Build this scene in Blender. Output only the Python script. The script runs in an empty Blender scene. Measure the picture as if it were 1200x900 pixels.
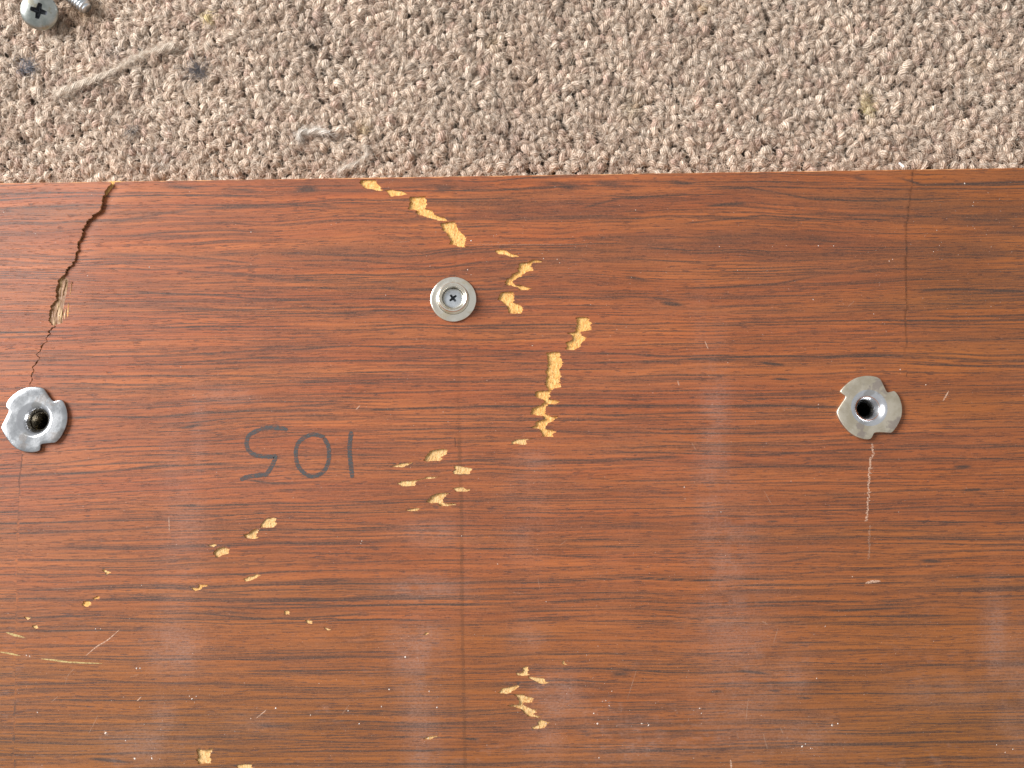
import bpy, bmesh, math, random
import numpy as np
from mathutils import Vector, Matrix
from mathutils.geometry import delaunay_2d_cdt

random.seed(7)
rng = np.random.default_rng(7)
S = bpy.context.scene
COL = S.collection
MM = 0.001

# ------------------------------------------------------------------ camera
F_PX = 1167.0                                  # focal length for a 1200 px wide frame
TILT, ROLL, DIST = math.radians(8.3), math.radians(-0.86), 0.2918
R = (Matrix.Rotation(TILT, 3, 'X') @ Matrix.Rotation(ROLL, 3, 'Z'))
CAM = Vector((0, -math.sin(TILT) * DIST, math.cos(TILT) * DIST))
cd = bpy.data.cameras.new('camera')
cd.sensor_width = 36.0
cd.lens = F_PX / 1200 * 36
cd.clip_start, cd.clip_end = 0.01, 50
cam = bpy.data.objects.new('camera', cd)
cam.matrix_world = Matrix.Translation(CAM) @ R.to_4x4()
COL.objects.link(cam)
S.camera = cam
RN, CN = np.array(R), np.array(CAM)

# ------------------------------------------------------------------ light
w = bpy.data.worlds.new('World'); S.world = w; w.use_nodes = True
bg = w.node_tree.nodes['Background']
bg.inputs[0].default_value = (0.95, 0.97, 1.0, 1); bg.inputs[1].default_value = 0.58

def area(name, loc, target, sx, sy, power, color):
    l = bpy.data.lights.new(name, 'AREA'); l.shape = 'RECTANGLE'; l.size, l.size_y = sx, sy
    l.energy = power; l.color = color
    o = bpy.data.objects.new(name, l); o.location = loc
    o.rotation_euler = (Vector(target) - Vector(loc)).to_track_quat('-Z', 'Y').to_euler()
    COL.objects.link(o); return o
area('window_light', (-1.10, 0.46, 0.74), (0, 0, 0), 0.8, 0.6, 43, (0.97, 0.98, 1.0))
S.view_settings.view_transform = 'Standard'; S.view_settings.look = 'None'
S.view_settings.exposure = 0.0; S.view_settings.gamma = 1
S.cycles.max_bounces = 8

# ------------------------------------------------------------------ helpers
def P(u, v, z=0.0):
    """point of the plane z (metres) that the photograph shows at (u, v)"""
    u = np.asarray(u, float); v = np.asarray(v, float)
    d = np.stack([(u - 600) / F_PX, -(v - 450) / F_PX, -np.ones_like(u)], -1) @ RN.T
    t = (z - CN[2]) / d[..., 2]
    return (CN + d * t[..., None])
def PX(x, y, z=0.0):
    p = np.stack([np.asarray(x, float), np.asarray(y, float), np.zeros_like(np.asarray(x, float)) + z], -1) - CN
    c = p @ RN
    return 600 + F_PX * c[..., 0] / -c[..., 2], 450 - F_PX * c[..., 1] / -c[..., 2]

def tag(o, label=None, cat=None, group=None, kind=None):
    if label: o['label'] = label
    if cat: o['category'] = cat
    if group: o['group'] = group
    if kind: o['kind'] = kind
    return o
def empty(name, loc=(0, 0, 0)):
    o = bpy.data.objects.new(name, None); o.location = loc; o.empty_display_size = 0.01
    COL.objects.link(o); return o
def mesh(name, V, Fs, mats, parent=None, smooth=True, mi=None, attrs=None, loc=None):
    """V (n,3) array; Fs (m,3|4) array or list of faces"""
    me = bpy.data.meshes.new(name)
    V = np.ascontiguousarray(V, dtype=np.float32)
    if isinstance(Fs, np.ndarray):
        k = Fs.shape[1]
        me.vertices.add(len(V)); me.vertices.foreach_set('co', V.ravel())
        me.loops.add(Fs.size); me.loops.foreach_set('vertex_index', Fs.astype(np.int32).ravel())
        me.polygons.add(len(Fs))
        me.polygons.foreach_set('loop_start', np.arange(0, Fs.size, k, dtype=np.int32))
        me.update(calc_edges=True)
    else:
        me.from_pydata([tuple(map(float, p)) for p in V], [], [tuple(int(i) for i in f) for f in Fs]); me.update()
    me.polygons.foreach_set('use_smooth', np.full(len(me.polygons), smooth))
    for m in (mats if isinstance(mats, (list, tuple)) else [mats]): me.materials.append(m)
    if mi is not None: me.polygons.foreach_set('material_index', np.asarray(mi, np.int32))
    for an, av in (attrs or {}).items():
        av = np.asarray(av, np.float32)
        if av.ndim == 1:
            me.attributes.new(an, 'FLOAT', 'POINT').data.foreach_set('value', av)
        else:
            me.attributes.new(an, 'FLOAT_VECTOR', 'POINT').data.foreach_set('vector', av.ravel())
    me.validate()
    o = bpy.data.objects.new(name, me)
    if loc is not None: o.location = loc
    if parent: o.parent = parent
    COL.objects.link(o); return o

# numpy value noise
def vnoise(x, y, seed=0):
    r = np.random.default_rng(seed); T = r.random((512, 512))
    xi = np.floor(x).astype(int); yi = np.floor(y).astype(int); fx = x - xi; fy = y - yi
    fx = fx * fx * (3 - 2 * fx); fy = fy * fy * (3 - 2 * fy)
    a = T[yi % 512, xi % 512]; b = T[yi % 512, (xi + 1) % 512]
    c = T[(yi + 1) % 512, xi % 512]; d = T[(yi + 1) % 512, (xi + 1) % 512]
    return (a * (1 - fx) + b * fx) * (1 - fy) + (c * (1 - fx) + d * fx) * fy
def fbm(x, y, o=4, seed=0):
    s = 0; a = 1; t = 0
    for i in range(o):
        s = s + a * vnoise(x * 2**i + 17.3 * i, y * 2**i + 5.1 * i, seed + i); t += a; a *= .5
    return s / t
def sstep(a, b, x):
    t = np.clip((x - a) / (b - a), 0, 1); return t * t * (3 - 2 * t)
def pip(pts, poly):
    """points inside polygon"""
    poly = np.asarray(poly); res = np.zeros(len(pts), bool)
    lo, hi = poly.min(0), poly.max(0)
    idx = np.where((pts[:, 0] >= lo[0]) & (pts[:, 0] <= hi[0]) & (pts[:, 1] >= lo[1]) & (pts[:, 1] <= hi[1]))[0]
    if not len(idx): return res
    x, y = pts[idx, 0], pts[idx, 1]; ins = np.zeros(len(idx), bool)
    for (x0, y0), (x1, y1) in zip(poly, np.roll(poly, -1, 0)):
        if y0 == y1: continue
        c = ((y0 > y) != (y1 > y)) & (x < (x1 - x0) * (y - y0) / (y1 - y0) + x0)
        ins ^= c
    res[idx] = ins; return res
def jag(poly, step=2.0, amp=0.45, closed=True, r=rng):
    """subdivide a traced outline (photo px) and roughen it"""
    poly = np.asarray(poly, float); out = []
    n = len(poly) if closed else len(poly) - 1
    for i in range(n):
        a, b = poly[i], poly[(i + 1) % len(poly)]
        L = np.hypot(*(b - a)); k = max(1, int(round(L / step)))
        nrm = np.array([-(b - a)[1], (b - a)[0]]) / max(L, 1e-6)
        for j in range(k):
            t = j / k; out.append(a + (b - a) * t + (nrm * r.uniform(-amp, amp) if j else 0))
    if not closed: out.append(poly[-1])
    return np.array(out)

# ------------------------------------------------------------------ node helpers
def mat(name):
    m = bpy.data.materials.new(name); m.use_nodes = True
    nt = m.node_tree; b = nt.nodes['Principled BSDF']; return m, nt, b
def N(nt, t, **kw):
    n = nt.nodes.new(t)
    for k, v in kw.items():
        if isinstance(k, str) and hasattr(n, k): setattr(n, k, v)
    return n
def setin(nt, n, i, v):
    if hasattr(v, 'is_output') or isinstance(v, bpy.types.NodeSocket): nt.links.new(v, n.inputs[i])
    else: n.inputs[i].default_value = v
def math_(nt, op, a, b=0.0, c=None, clamp=False):
    n = nt.nodes.new('ShaderNodeMath'); n.operation = op; n.use_clamp = clamp
    setin(nt, n, 0, a); setin(nt, n, 1, b)
    if c is not None: setin(nt, n, 2, c)
    return n.outputs[0]
def mix(nt, f, a, b, mode='MIX'):
    n = nt.nodes.new('ShaderNodeMix'); n.data_type = 'RGBA'; n.blend_type = mode
    setin(nt, n, 0, f); setin(nt, n, 6, a if not isinstance(a, tuple) else (*a, 1)); setin(nt, n, 7, b if not isinstance(b, tuple) else (*b, 1))
    return n.outputs[2]
def ramp(nt, x, a, b, lo=0.0, hi=1.0):
    n = nt.nodes.new('ShaderNodeMapRange'); n.interpolation_type = 'SMOOTHSTEP'
    setin(nt, n, 0, x); n.inputs[1].default_value = a; n.inputs[2].default_value = b
    n.inputs[3].default_value = lo; n.inputs[4].default_value = hi
    return n.outputs[0]
def noise(nt, vec, scale, detail=3, rough=.55, off=0.0):
    n = nt.nodes.new('ShaderNodeTexNoise'); nt.links.new(vec, n.inputs['Vector'])
    n.inputs['Scale'].default_value = scale; n.inputs['Detail'].default_value = detail; n.inputs['Roughness'].default_value = rough
    return n.outputs[0]
def scalev(nt, vec, sx, sy, sz, o=(0, 0, 0)):
    n = nt.nodes.new('ShaderNodeMapping'); nt.links.new(vec, n.inputs[0])
    n.inputs['Scale'].default_value = (sx, sy, sz); n.inputs['Location'].default_value = o
    return n.outputs[0]
def attr(nt, name, out='Fac'):
    n = nt.nodes.new('ShaderNodeAttribute'); n.attribute_name = name; return n.outputs[out]
def bump(nt, b, h, dist, strength=1.0, prev=None):
    n = nt.nodes.new('ShaderNodeBump'); setin(nt, n, 'Height', h); n.inputs['Distance'].default_value = dist
    n.inputs['Strength'].default_value = strength
    if prev is not None: nt.links.new(prev, n.inputs['Normal'])
    if b is not None: nt.links.new(n.outputs[0], b.inputs['Normal'])
    return n.outputs[0]
def objco(nt):
    return nt.nodes.new('ShaderNodeTexCoord').outputs['Object']

# ------------------------------------------------------------------ materials
def wood_material():
    m, nt, b = mat('varnished_veneer')
    g = attr(nt, 'grain', 'Vector')                       # (along, across) in mm, follows the figure
    xy = attr(nt, 'place', 'Vector')                      # plain mm
    fibre = noise(nt, scalev(nt, g, .035, 1.1, 1), 1, 5, .62)
    fibre2 = noise(nt, scalev(nt, g, .09, 1.9, 1, (31, 7, 0)), 1, 4, .65)
    broad = noise(nt, scalev(nt, g, .012, .16, 1, (3, 9, 0)), 1, 3, .5)
    pore = noise(nt, scalev(nt, g, .24, 3.6, 1, (11, 3, 5)), 1, 2, .5)
    pore_zone = noise(nt, scalev(nt, g, .03, .5, 1, (5, 55, 5)), 1, 2, .5)
    tooth = noise(nt, scalev(nt, xy, 1, 1, 1), 3.4, 3, .7)
    tooth2 = noise(nt, scalev(nt, xy, 1, 1.6, 1, (9, 0, 3)), 1.3, 3, .7)
    col = mix(nt, ramp(nt, broad, .35, .68), (.335, .082, .0225), (.408, .114, .0300))
    col = mix(nt, ramp(nt, fibre, .42, .70, 0, .6), col, (.240, .058, .020))
    col = mix(nt, ramp(nt, fibre2, .52, .74, 0, .40), col, (.50, .155, .036))
    col = mix(nt, attr(nt, 'brown'), col, (.265, .088, .0145))
    ln_ = noise(nt, scalev(nt, g, .012, .58, 1, (7, 21, 3)), 1, 2, .5)
    ln2 = noise(nt, scalev(nt, g, .028, .85, 1, (17, 1, 9)), 1, 2, .5)
    lmod = ramp(nt, noise(nt, scalev(nt, g, .03, .7, 1, (1, 2, 3)), 1, 3, .6), .36, .54)
    def ridge(x, wd): return ramp(nt, math_(nt, 'ABSOLUTE', math_(nt, 'SUBTRACT', x, .5)), 0, wd, 1, 0)
    lines = math_(nt, 'MAXIMUM', math_(nt, 'MULTIPLY', ridge(ln_, .042), .95), math_(nt, 'MULTIPLY', ridge(ln2, .045), .75))
    lines = math_(nt, 'MULTIPLY', math_(nt, 'MULTIPLY', lines, lmod), ramp(nt, tooth2, .25, .7, 1, .55))
    lines = math_(nt, 'MULTIPLY', lines, .75)
    col = mix(nt, lines, col, (.085, .030, .014))
    dk = math_(nt, 'MULTIPLY', attr(nt, 'dark'), ramp(nt, fibre2, .25, .62, 1.15, .95))
    dk = math_(nt, 'MULTIPLY', dk, ramp(nt, tooth2, .3, .75, 1.15, .8), clamp=True)
    col = mix(nt, dk, col, (.052, .030, .021))
    pr = ramp(nt, math_(nt, 'ADD', pore, math_(nt, 'MULTIPLY', pore_zone, .22)), .72, .78, 0, .8)
    col = mix(nt, pr, col, (.075, .030, .020))
    pz = math_(nt, 'MULTIPLY', attr(nt, 'bloom'), ramp(nt, tooth2, .30, .68, .35, 1.0), clamp=True)
    col = mix(nt, pz, col, (.40, .275, .235))
    col = mix(nt, ramp(nt, tooth, .53, .76, 0, .42), col, (.48, .20, .09))
    col = mix(nt, ramp(nt, tooth, .47, .26, 0, .55), col, (.15, .055, .03))
    sp = ramp(nt, noise(nt, scalev(nt, xy, 1, 1, 1, (40, 2, 8)), 2.1, 2, .6), .735, .79, 0, .8)
    col = mix(nt, sp, col, (.72, .52, .42))
    nt.links.new(col, b.inputs['Base Color'])
    setin(nt, b, 'Roughness', math_(nt, 'ADD', ramp(nt, tooth2, .2, .8, .40, .58), math_(nt, 'MULTIPLY', attr(nt, 'bloom'), .15)))
    b.inputs['Specular IOR Level'].default_value = .34
    h = math_(nt, 'SUBTRACT', math_(nt, 'MULTIPLY', fibre2, .5), math_(nt, 'MULTIPLY', pr, .9))
    h = math_(nt, 'ADD', h, math_(nt, 'MULTIPLY', tooth, .55))
    bump(nt, b, h, .00007, .85)
    return m
def simple(name, c1, c2, scale, rough=.6, bumpd=0.0, stretch=(1, 1, 1), metallic=0.0, lo=.35, hi=.65, detail=4):
    m, nt, b = mat(name); co = scalev(nt, objco(nt), *stretch)
    n = noise(nt, co, scale, detail, .6)
    nt.links.new(mix(nt, ramp(nt, n, lo, hi), c1, c2), b.inputs['Base Color'])
    b.inputs['Roughness'].default_value = rough; b.inputs['Metallic'].default_value = metallic
    if bumpd: bump(nt, b, n, bumpd)
    return m
WOOD = wood_material()
EDGE = simple('torn_veneer_edge', (.22, .085, .03), (.50, .25, .09), 1500, .8, .0001)
CORE = simple('plywood_core', (.50, .20, .075), (.62, .30, .12), 900, .7, .0001, (.15, 1, 1))
def bare_material(name='bare_softwood', c1=(.70, .33, .070), c2=(.78, .42, .115), c3=(.88, .60, .26)):
    m, nt, b = mat(name)
    co = objco(nt)
    a = noise(nt, scalev(nt, co, 1, .22, 1), 3300, 4, .65)
    c = noise(nt, scalev(nt, co, 1, 1, 1), 900, 3, .6)
    d = noise(nt, scalev(nt, co, 1, .8, 1, (3, 3, 3)), 2600, 2, .6)
    col = mix(nt, ramp(nt, c, .3, .7), c1, c2)
    col = mix(nt, ramp(nt, a, .40, .72), col, c3)
    col = mix(nt, ramp(nt, d, .50, .30, 0, .8), col, (.42, .17, .035))
    nt.links.new(col, b.inputs['Base Color']); b.inputs['Roughness'].default_value = .85
    bump(nt, b, math_(nt, 'ADD', a, d), .00018)
    return m
BARE = bare_material()
BARE2 = bare_material('bare_pale_softwood', (.64, .36, .115), (.71, .45, .18), (.80, .58, .30))
UNDER = simple('torn_shaded_ply', (.07, .026, .009), (.30, .14, .045), 900, .6, .0003, (1, .3, 1), lo=.3, hi=.7)  # torn ply, darkened in colour to give the gap its shade
UNDER2 = simple('split_ply_fibres', (.22, .095, .028), (.58, .38, .17), 1600, .5, .0004, (1, .12, 1), lo=.46, hi=.70)
def metal_material(name, c1, c2, stain_shade, rough, scale=260, brushed=False):
    m, nt, b = mat(name); co = objco(nt)
    a = noise(nt, co, scale, 5, .62); f = noise(nt, co, 2300, 3, .6)
    col = mix(nt, ramp(nt, a, .35, .65), c1, c2)
    s = ramp(nt, noise(nt, scalev(nt, co, 1, 1, 1, (.013, .031, 0)), scale * .8, 3, .5), .56, .62, 0, .75)
    col = mix(nt, s, col, stain_shade)
    col = mix(nt, ramp(nt, f, .58, .75, 0, .3), col, (.85, .83, .80))
    nt.links.new(col, b.inputs['Base Color']); b.inputs['Metallic'].default_value = 1
    setin(nt, b, 'Roughness', math_(nt, 'ADD', ramp(nt, a, .3, .7, rough - .03, rough + .04), math_(nt, 'MULTIPLY', s, .05)))
    bump(nt, b, math_(nt, 'ADD', a, math_(nt, 'MULTIPLY', f, .5)), .000025)
    return m
STEEL_L = metal_material('zinc_steel_grey', (.39, .395, .40), (.50, .50, .50), (.27, .24, .22), .24)
STEEL_R = metal_material('zinc_steel_yellowed', (.58, .50, .37), (.70, .62, .49), (.40, .33, .29), .42)
FUNNEL = metal_material('polished_throat', (.60, .60, .61), (.70, .70, .71), (.45, .43, .40), .24)
THREAD = metal_material('shaded_thread', (.17, .14, .095), (.26, .22, .155), (.07, .055, .035), .24)  # shade inside the bore painted in as a dark thread colour
NICKEL = metal_material('nickel_plate', (.78, .70, .57), (.86, .80, .69), (.70, .60, .44), .24)
SCREWM = metal_material('zinc_screw', (.55, .57, .58), (.66, .68, .69), (.42, .42, .42), .36)
HEADM = metal_material('dull_pan_head', (.30, .32, .29), (.46, .47, .43), (.30, .27, .19), .36)
PIT = simple('recess_dark_metal', (.06, .065, .075), (.12, .125, .135), 900, .6, 0, metallic=.6)  # darker metal inside the cross recess

def decal_material(name, c, alpha, nscale=1600, lo=.25, hi=.55, stretch=(1, 1, 1)):
    """thin deposit on the surface: soft at its borders and broken up by the grain"""
    m, nt, b = mat(name); co = objco(nt)
    n = noise(nt, scalev(nt, co, *stretch), nscale, 3, .6)
    e = attr(nt, 'edge')
    a = math_(nt, 'MULTIPLY', ramp(nt, e, 0, .55), ramp(nt, n, lo, hi, .35, 1))
    setin(nt, b, 'Alpha', math_(nt, 'MULTIPLY', a, alpha))
    b.inputs['Base Color'].default_value = (*c, 1); b.inputs['Roughness'].default_value = .6
    return m
INK = decal_material('felt_pen_ink', (.050, .056, .056), .86, 1500, .36, .60, (.5, 1.6, 1))
SCRATCH = decal_material('pale_scratch', (.70, .44, .30), .75, 2500, .42, .58)
FAINT = decal_material('faint_scratch', (.60, .38, .26), .27, 1800, .40, .62)
CREASE = decal_material('dark_crease', (.13, .045, .02), .75, 900, .35, .6, (1, .4, 1))
SEAM2 = decal_material('fainter_seam', (.16, .065, .027), .10, 260, .34, .66, (1, .5, 1))
SEAM = decal_material('faint_seam', (.16, .065, .027), .27, 260, .34, .66, (1, .5, 1))
BROWNLINE = decal_material('brown_step_line', (.17, .065, .025), .45, 700, .3, .6, (1, .4, 1))
GREENISH = decal_material('ochre_graze', (.58, .42, .16), .8, 1500, .35, .6)

# ================================================================== BOARD
# outlines traced on the photograph: (window origin, zoom, points)
def tr(o, z, pts): return [(o[0] + x / z, o[1] + y / z) for x, y in pts]
A, B, Cw, D, E_, H = (400, 195), (560, 280), (580, 400), (440, 500), (220, 590), (560, 770)
tears = [
 tr(A, 7.5, [(165,118),(300,112),(322,160),(350,185),(366,208),(340,215),(290,205),(215,195),(180,160),(165,150)]),
 tr(A, 7.5, [(385,208),(430,205),(545,222),(580,245),(530,258),(425,262),(400,230)]),
 tr(A, 7.5, [(600,265),(735,262),(748,300),(740,370),(800,385),(820,425),(905,445),(935,480),(870,478),(790,460),(720,430),(665,425),(660,385),(585,380),(605,320)]),
 tr(A, 7.5, [(945,486),(995,482),(1015,520),(1030,560),(1080,605),(1100,620),(1085,660),(1090,700),(1120,708),(1040,710),(1010,692),(945,685),(960,650),(930,600),(880,550),(865,500)]),
 tr(B, 7.5, [(150,95),(190,90),(235,95),(290,130),(345,145),(360,160),(290,158),(250,140),(170,130)]),
 tr(B, 7.5, [(360,208),(440,205),(475,180),(520,185),(580,190),(540,205),(485,210),(470,235),(488,268),(430,290),(400,310),(370,335),(330,355),(305,375),(325,405),(390,408),(480,430),(440,450),(360,450),(350,425),(300,415),(240,400),(235,375),(270,345),(310,310),(350,285)]),
 tr(B, 7.5, [(190,475),(230,465),(300,462),(325,505),(320,555),(360,570),(400,605),(385,655),(300,655),(260,640),(270,605),(230,570),(180,530)]),
 tr(B, 7.5, [(860,690),(920,682),(965,690),(1000,740),(995,795),(930,810),(895,825),(910,845),(955,860),(940,900),(905,915),(885,955),(840,975),(770,972),(780,930),(760,910),(825,895),(838,850),(780,825),(850,818),(872,750),(865,705)]),
 tr(Cw, 7.5, [(455,100),(490,92),(575,92),(572,140),(600,180),(600,215),(570,225),(580,300),(572,340),(580,405),(520,415),(490,430),(475,455),(495,485),(480,510),(555,515),(568,535),(540,550),(470,552),(440,575),(445,640),(490,660),(560,655),(510,700),(470,715),(430,765),(520,780),(530,795),(500,820),(510,838),(410,838),(405,800),(385,765),(310,760),(350,740),(370,705),(430,685),(430,655),(380,650),(310,640),(320,595),(370,565),(410,560),(440,530),(430,515),(360,490),(350,455),(385,435),(460,430),(460,405),(440,375),(455,310),(440,260),(465,225),(465,150)]),
 tr(Cw, 7.5, [(150,880),(200,860),(330,852),(280,870),(260,910),(180,900),(140,905)]),
 tr(D, 7.5, [(420,300),(470,220),(500,205),(600,192),(632,200),(625,235),(590,265),(575,298),(500,300),(460,305)]),
 tr(D, 7.5, [(130,350),(215,325),(330,312),(270,345),(245,358),(190,355)]),
 tr(D, 7.5, [(690,345),(740,342),(850,365),(840,385),(825,420),(740,418),(675,415),(690,380)]),
 tr(D, 7.5, [(194,500),(220,480),(290,475),(350,468),(410,458),(440,440),(580,436),(520,450),(430,462),(355,480),(345,522),(230,525)]),
 tr(D, 7.5, [(680,545),(720,528),(775,530),(790,545),(835,545),(830,565),(790,570),(700,572)]),
 tr(D, 7.5, [(440,665),(465,630),(510,590),(600,578),(660,585),(620,610),(595,640),(600,670),(700,675),(705,688),(650,695),(570,698),(545,672),(490,672)]),
 tr(D, 7.5, [(250,735),(310,725),(345,715),(385,720),(370,742),(300,742)]),
 tr(E_, 7.5, [(635,210),(650,165),(690,130),(735,122),(780,130),(770,205),(710,212)]),
 tr(E_, 7.5, [(495,280),(530,260),(580,225),(600,220),(630,240),(600,265),(620,300),(560,315),(510,300)]),
 tr(E_, 7.5, [(235,470),(225,425),(260,395),(320,380),(370,405),(350,440),(300,460),(260,478)]),
 tr(E_, 7.5, [(180,370),(240,350),(258,372),(220,385)]),
 tr(E_, 7.5, [(30,740),(80,740),(95,712),(200,712),(140,735),(95,760),(60,770),(35,760)]),
 tr(E_, 7.5, [(480,665),(520,645),(600,620),(640,625),(570,672),(540,682),(500,685)]),
 tr(H, 10, [(435,190),(470,178),(500,190),(535,150),(530,115),(575,105),(605,150),(580,175),(605,210),(560,220),(450,215)]),
 tr(H, 10, [(590,225),(640,235),(770,245),(790,285),(860,298),(780,312),(700,305),(660,275),(605,260)]),
 tr(H, 10, [(215,415),(260,395),(270,370),(380,345),(485,325),(460,365),(410,400),(350,432),(270,425)]),
 tr(H, 10, [(404,435),(460,440),(540,432),(560,460),(620,465),(655,490),(640,535),(590,540),(540,535),(530,555),(620,612),(690,615),(685,650),(650,670),(750,700),(720,715),(640,700),(570,690),(530,640),(480,600),(400,585),(345,570),(400,558),(470,560),(485,530),(470,480)]),
 tr(H, 10, [(625,825),(690,795),(700,745),(730,732),(790,752),(860,768),(810,790),(790,830),(720,835),(650,850)]),
 tr(H, 10, [(990,40),(1010,35),(1015,65),(1045,85),(1000,90),(985,70)]),
 tr((200,680), 4.09, [(122,808),(165,815),(203,805),(188,835),(192,878),(130,882),(122,860),(130,840)]),
 tr((200,680), 4.09, [(315,885),(340,880),(390,882),(395,905),(380,925),(330,920)]),
 tr((200,680), 4.09, [(540,148),(568,142),(570,165),(545,165)]),
 tr((200,680), 4.09, [(645,190),(680,195),(678,210),(655,208)]),
 tr((200,680), 4.09, [(735,222),(775,238),(745,240)]),
 tr((0,640), 6, [(570,415),(585,390),(620,380),(645,415),(600,430)]),
 tr((0,640), 6, [(650,362),(690,350),(700,368),(668,376)]),
 tr((0,640), 6, [(715,165),(745,162),(782,186),(750,200),(738,185)]),
 tr((0,640), 6, [(158,495),(212,500),(190,520)]),
 tr((0,640), 6, [(225,560),(258,552),(272,575),(240,580)]),
 tr((440,620), 3.213, [(175,790),(200,780),(240,776),(205,793)]),
 tr((440,620), 3.213, [(178,397),(192,388),(202,392),(190,400)]),
]
crack_l = (tr((0,200), 7.5, [(972,102),(965,130),(930,165),(915,210),(895,240),(888,290),(880,345),(850,375),(815,390),(800,420),(765,440),(755,480),(725,520),(715,570),(720,600),(690,620),(685,690),(670,740),(655,790),(640,825),(605,845)])
  + tr((0,300), 7.5, [(560,165),(520,205),(500,260),(485,355),(490,390),(440,440),(440,500),(425,570),(460,605),(480,612),(415,670),(440,680),(395,715),(410,745),(370,780),(345,840),(310,865),(345,895)])
  + tr((0,420), 7.5, [(310,50),(280,75),(295,110),(270,150),(280,190),(265,215),(245,250)]))
crack_r = (tr((0,200), 7.5, [(1045,98),(1030,140),(1005,190),(970,230),(955,290),(935,350),(900,390),(850,405),(820,430),(790,500),(765,560),(745,620),(725,700),(705,780),(690,830)])
  + tr((0,300), 7.5, [(665,100),(600,140),(575,180),(640,210),(630,300),(610,370),(610,450),(590,590),(500,604),(490,620),(440,665),(452,682),(408,720),(420,748),(384,780),(360,840),(325,865),(358,893)])
  + tr((0,420), 7.5, [(325,50),(292,78),(308,112),(283,150),(292,190),(276,215),(250,252)]))
slit_l = tr((1000,180), 6, [(420,100),(414,150),(405,230),(398,290),(388,350),(384,420),(372,480),(370,540),(364,600),(370,660),(366,740),(370,800),(366,900)]) + [(1061,350),(1062,360),(1060,372),(1061,390),(1063,400),(1060,410),(1062,425),(1063,438)]
slit_w = 0.9

YTOP = float(P(600, 206)[1])
X0, X1, Y0 = -.235, .235, -.225
def fray(poly, amp=1.1):
    q = jag(poly, 1.0, .15); nx_ = fbm(q[:, 1] / .9, q[:, 0] / 7, 2, int(poly[0][0]) % 97) - .5
    q[:, 0] += nx_ * 6.0 * amp; q[:, 1] += (fbm(q[:, 0] / 5, q[:, 1] / 5, 2, 3) - .5) * 1.2
    return q
def W(poly): return P(np.asarray(poly)[:, 0], np.asarray(poly)[:, 1])[:, :2]

tears_w = [W(fray(t, .9 if np.ptp(np.array(t)[:, 0]) > 9 else .45)) for t in tears]
tears_w[0][:, 1] = np.minimum(tears_w[0][:, 1], YTOP)
def _near(p, q):
    p = np.array(p); q = np.array(q); lx_ = np.interp(p[:, 1], q[:, 1], q[:, 0])
    f = np.interp(p[:, 1], [0, 222, 238, 310, 322, 900], [.7, .5, .10, .1, .7, .7])
    p[:, 0] = lx_ + (p[:, 0] - lx_) * f; return p
crack_r = _near(crack_r, crack_l)
cl = jag(crack_l, 1.1, .8, False)
cl[:, 0] += (fbm(cl[:, 1] / 2.4, cl[:, 1] * 0, 2, 55) - .5) * 4.6 * sstep(213, 222, cl[:, 1]) * np.interp(cl[:, 1], [0, 320, 385, 900], [1, .9, .3, .3])
cr = jag(crack_r, 1.6, .3, False)
clw, crw = W(cl), W(cr)
clw[0, 1] = crw[0, 1] = YTOP + .0002
gap = np.vstack([clw, crw[::-1]])
seam_w = np.vstack([W(jag([(32.6, 453.5), (28, 480), (26, 530), (24, 560), (21.5, 600)], 3, .3, False)), W(jag([(21.5, 600), (19, 700), (16, 920)], 8, .1, False))])
seam_w = np.vstack([seam_w, [[seam_w[-1, 0], Y0]]])
flap_poly = np.vstack([clw, seam_w[1:], [[X0 - .01, Y0 - .001], [X0 - .01, YTOP + .01], [clw[0, 0], YTOP + .01]]])
sl = jag(slit_l, 2.5, .3, False); slw = W(sl)
k = np.linspace(1, .15, len(sl))[:, None]
srw = W(sl + np.hstack([k * slit_w * (1 + .5 * rng.random((len(sl), 1))) + .15, 0 * k]))
slw[0, 1] = srw[0, 1] = YTOP + .0002
slit = np.vstack([slw, srw[::-1]])
def circ(c, r, n=40):
    a = np.arange(n) * 2 * math.pi / n
    return np.stack([c[0] + r * np.cos(a), c[1] + r * np.sin(a)], -1)
NUT_L = P(39.8, 491.5, .0011); NUT_R = P(1018.7, 477.9, .0011); CAP = P(531.2, 350.4, .0006)
HL, HR = .0038, .0034
holes = tears_w + [circ(NUT_L, HL), circ(NUT_R, HR)]

xs = np.concatenate([np.linspace(X0, -.162, 12, endpoint=False), np.arange(-.162, .162, .001), np.linspace(.162, X1, 12)])
ys = np.concatenate([np.linspace(Y0, -.124, 14, endpoint=False), np.arange(-.124, YTOP - .0001, .00025), [YTOP]])
gx, gy = np.meshgrid(xs, ys); grid = np.stack([gx.ravel(), gy.ravel()], -1)

def shift_in(p):                                   # keep constraint points inside the rectangle
    q = p.copy(); q[:, 1] = np.clip(q[:, 1], Y0, YTOP); return q
pts = [grid]; cons = []; n = len(grid)
for hpoly in holes + [gap, slit]:
    q = shift_in(hpoly); pts.append(q); m_ = len(q)
    cons += [(n + i, n + (i + 1) % m_) for i in range(m_)]; n += m_
pts.append(seam_w); cons += [(n + i, n + i + 1) for i in range(len(seam_w) - 1)]; n += len(seam_w)
allp = np.vstack(pts)
res = delaunay_2d_cdt([Vector((a * 1000, b * 1000)) for a, b in allp], cons, [], 0, 1e-4)
VV = np.array([(p[0], p[1]) for p in res[0]]) / 1000
TT = np.array(res[2])
cen = VV[TT].mean(1)
dead = pip(cen, shift_in(gap))
for hpoly in holes: dead |= pip(cen, shift_in(hpoly))
infl = pip(cen, flap_poly)

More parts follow.
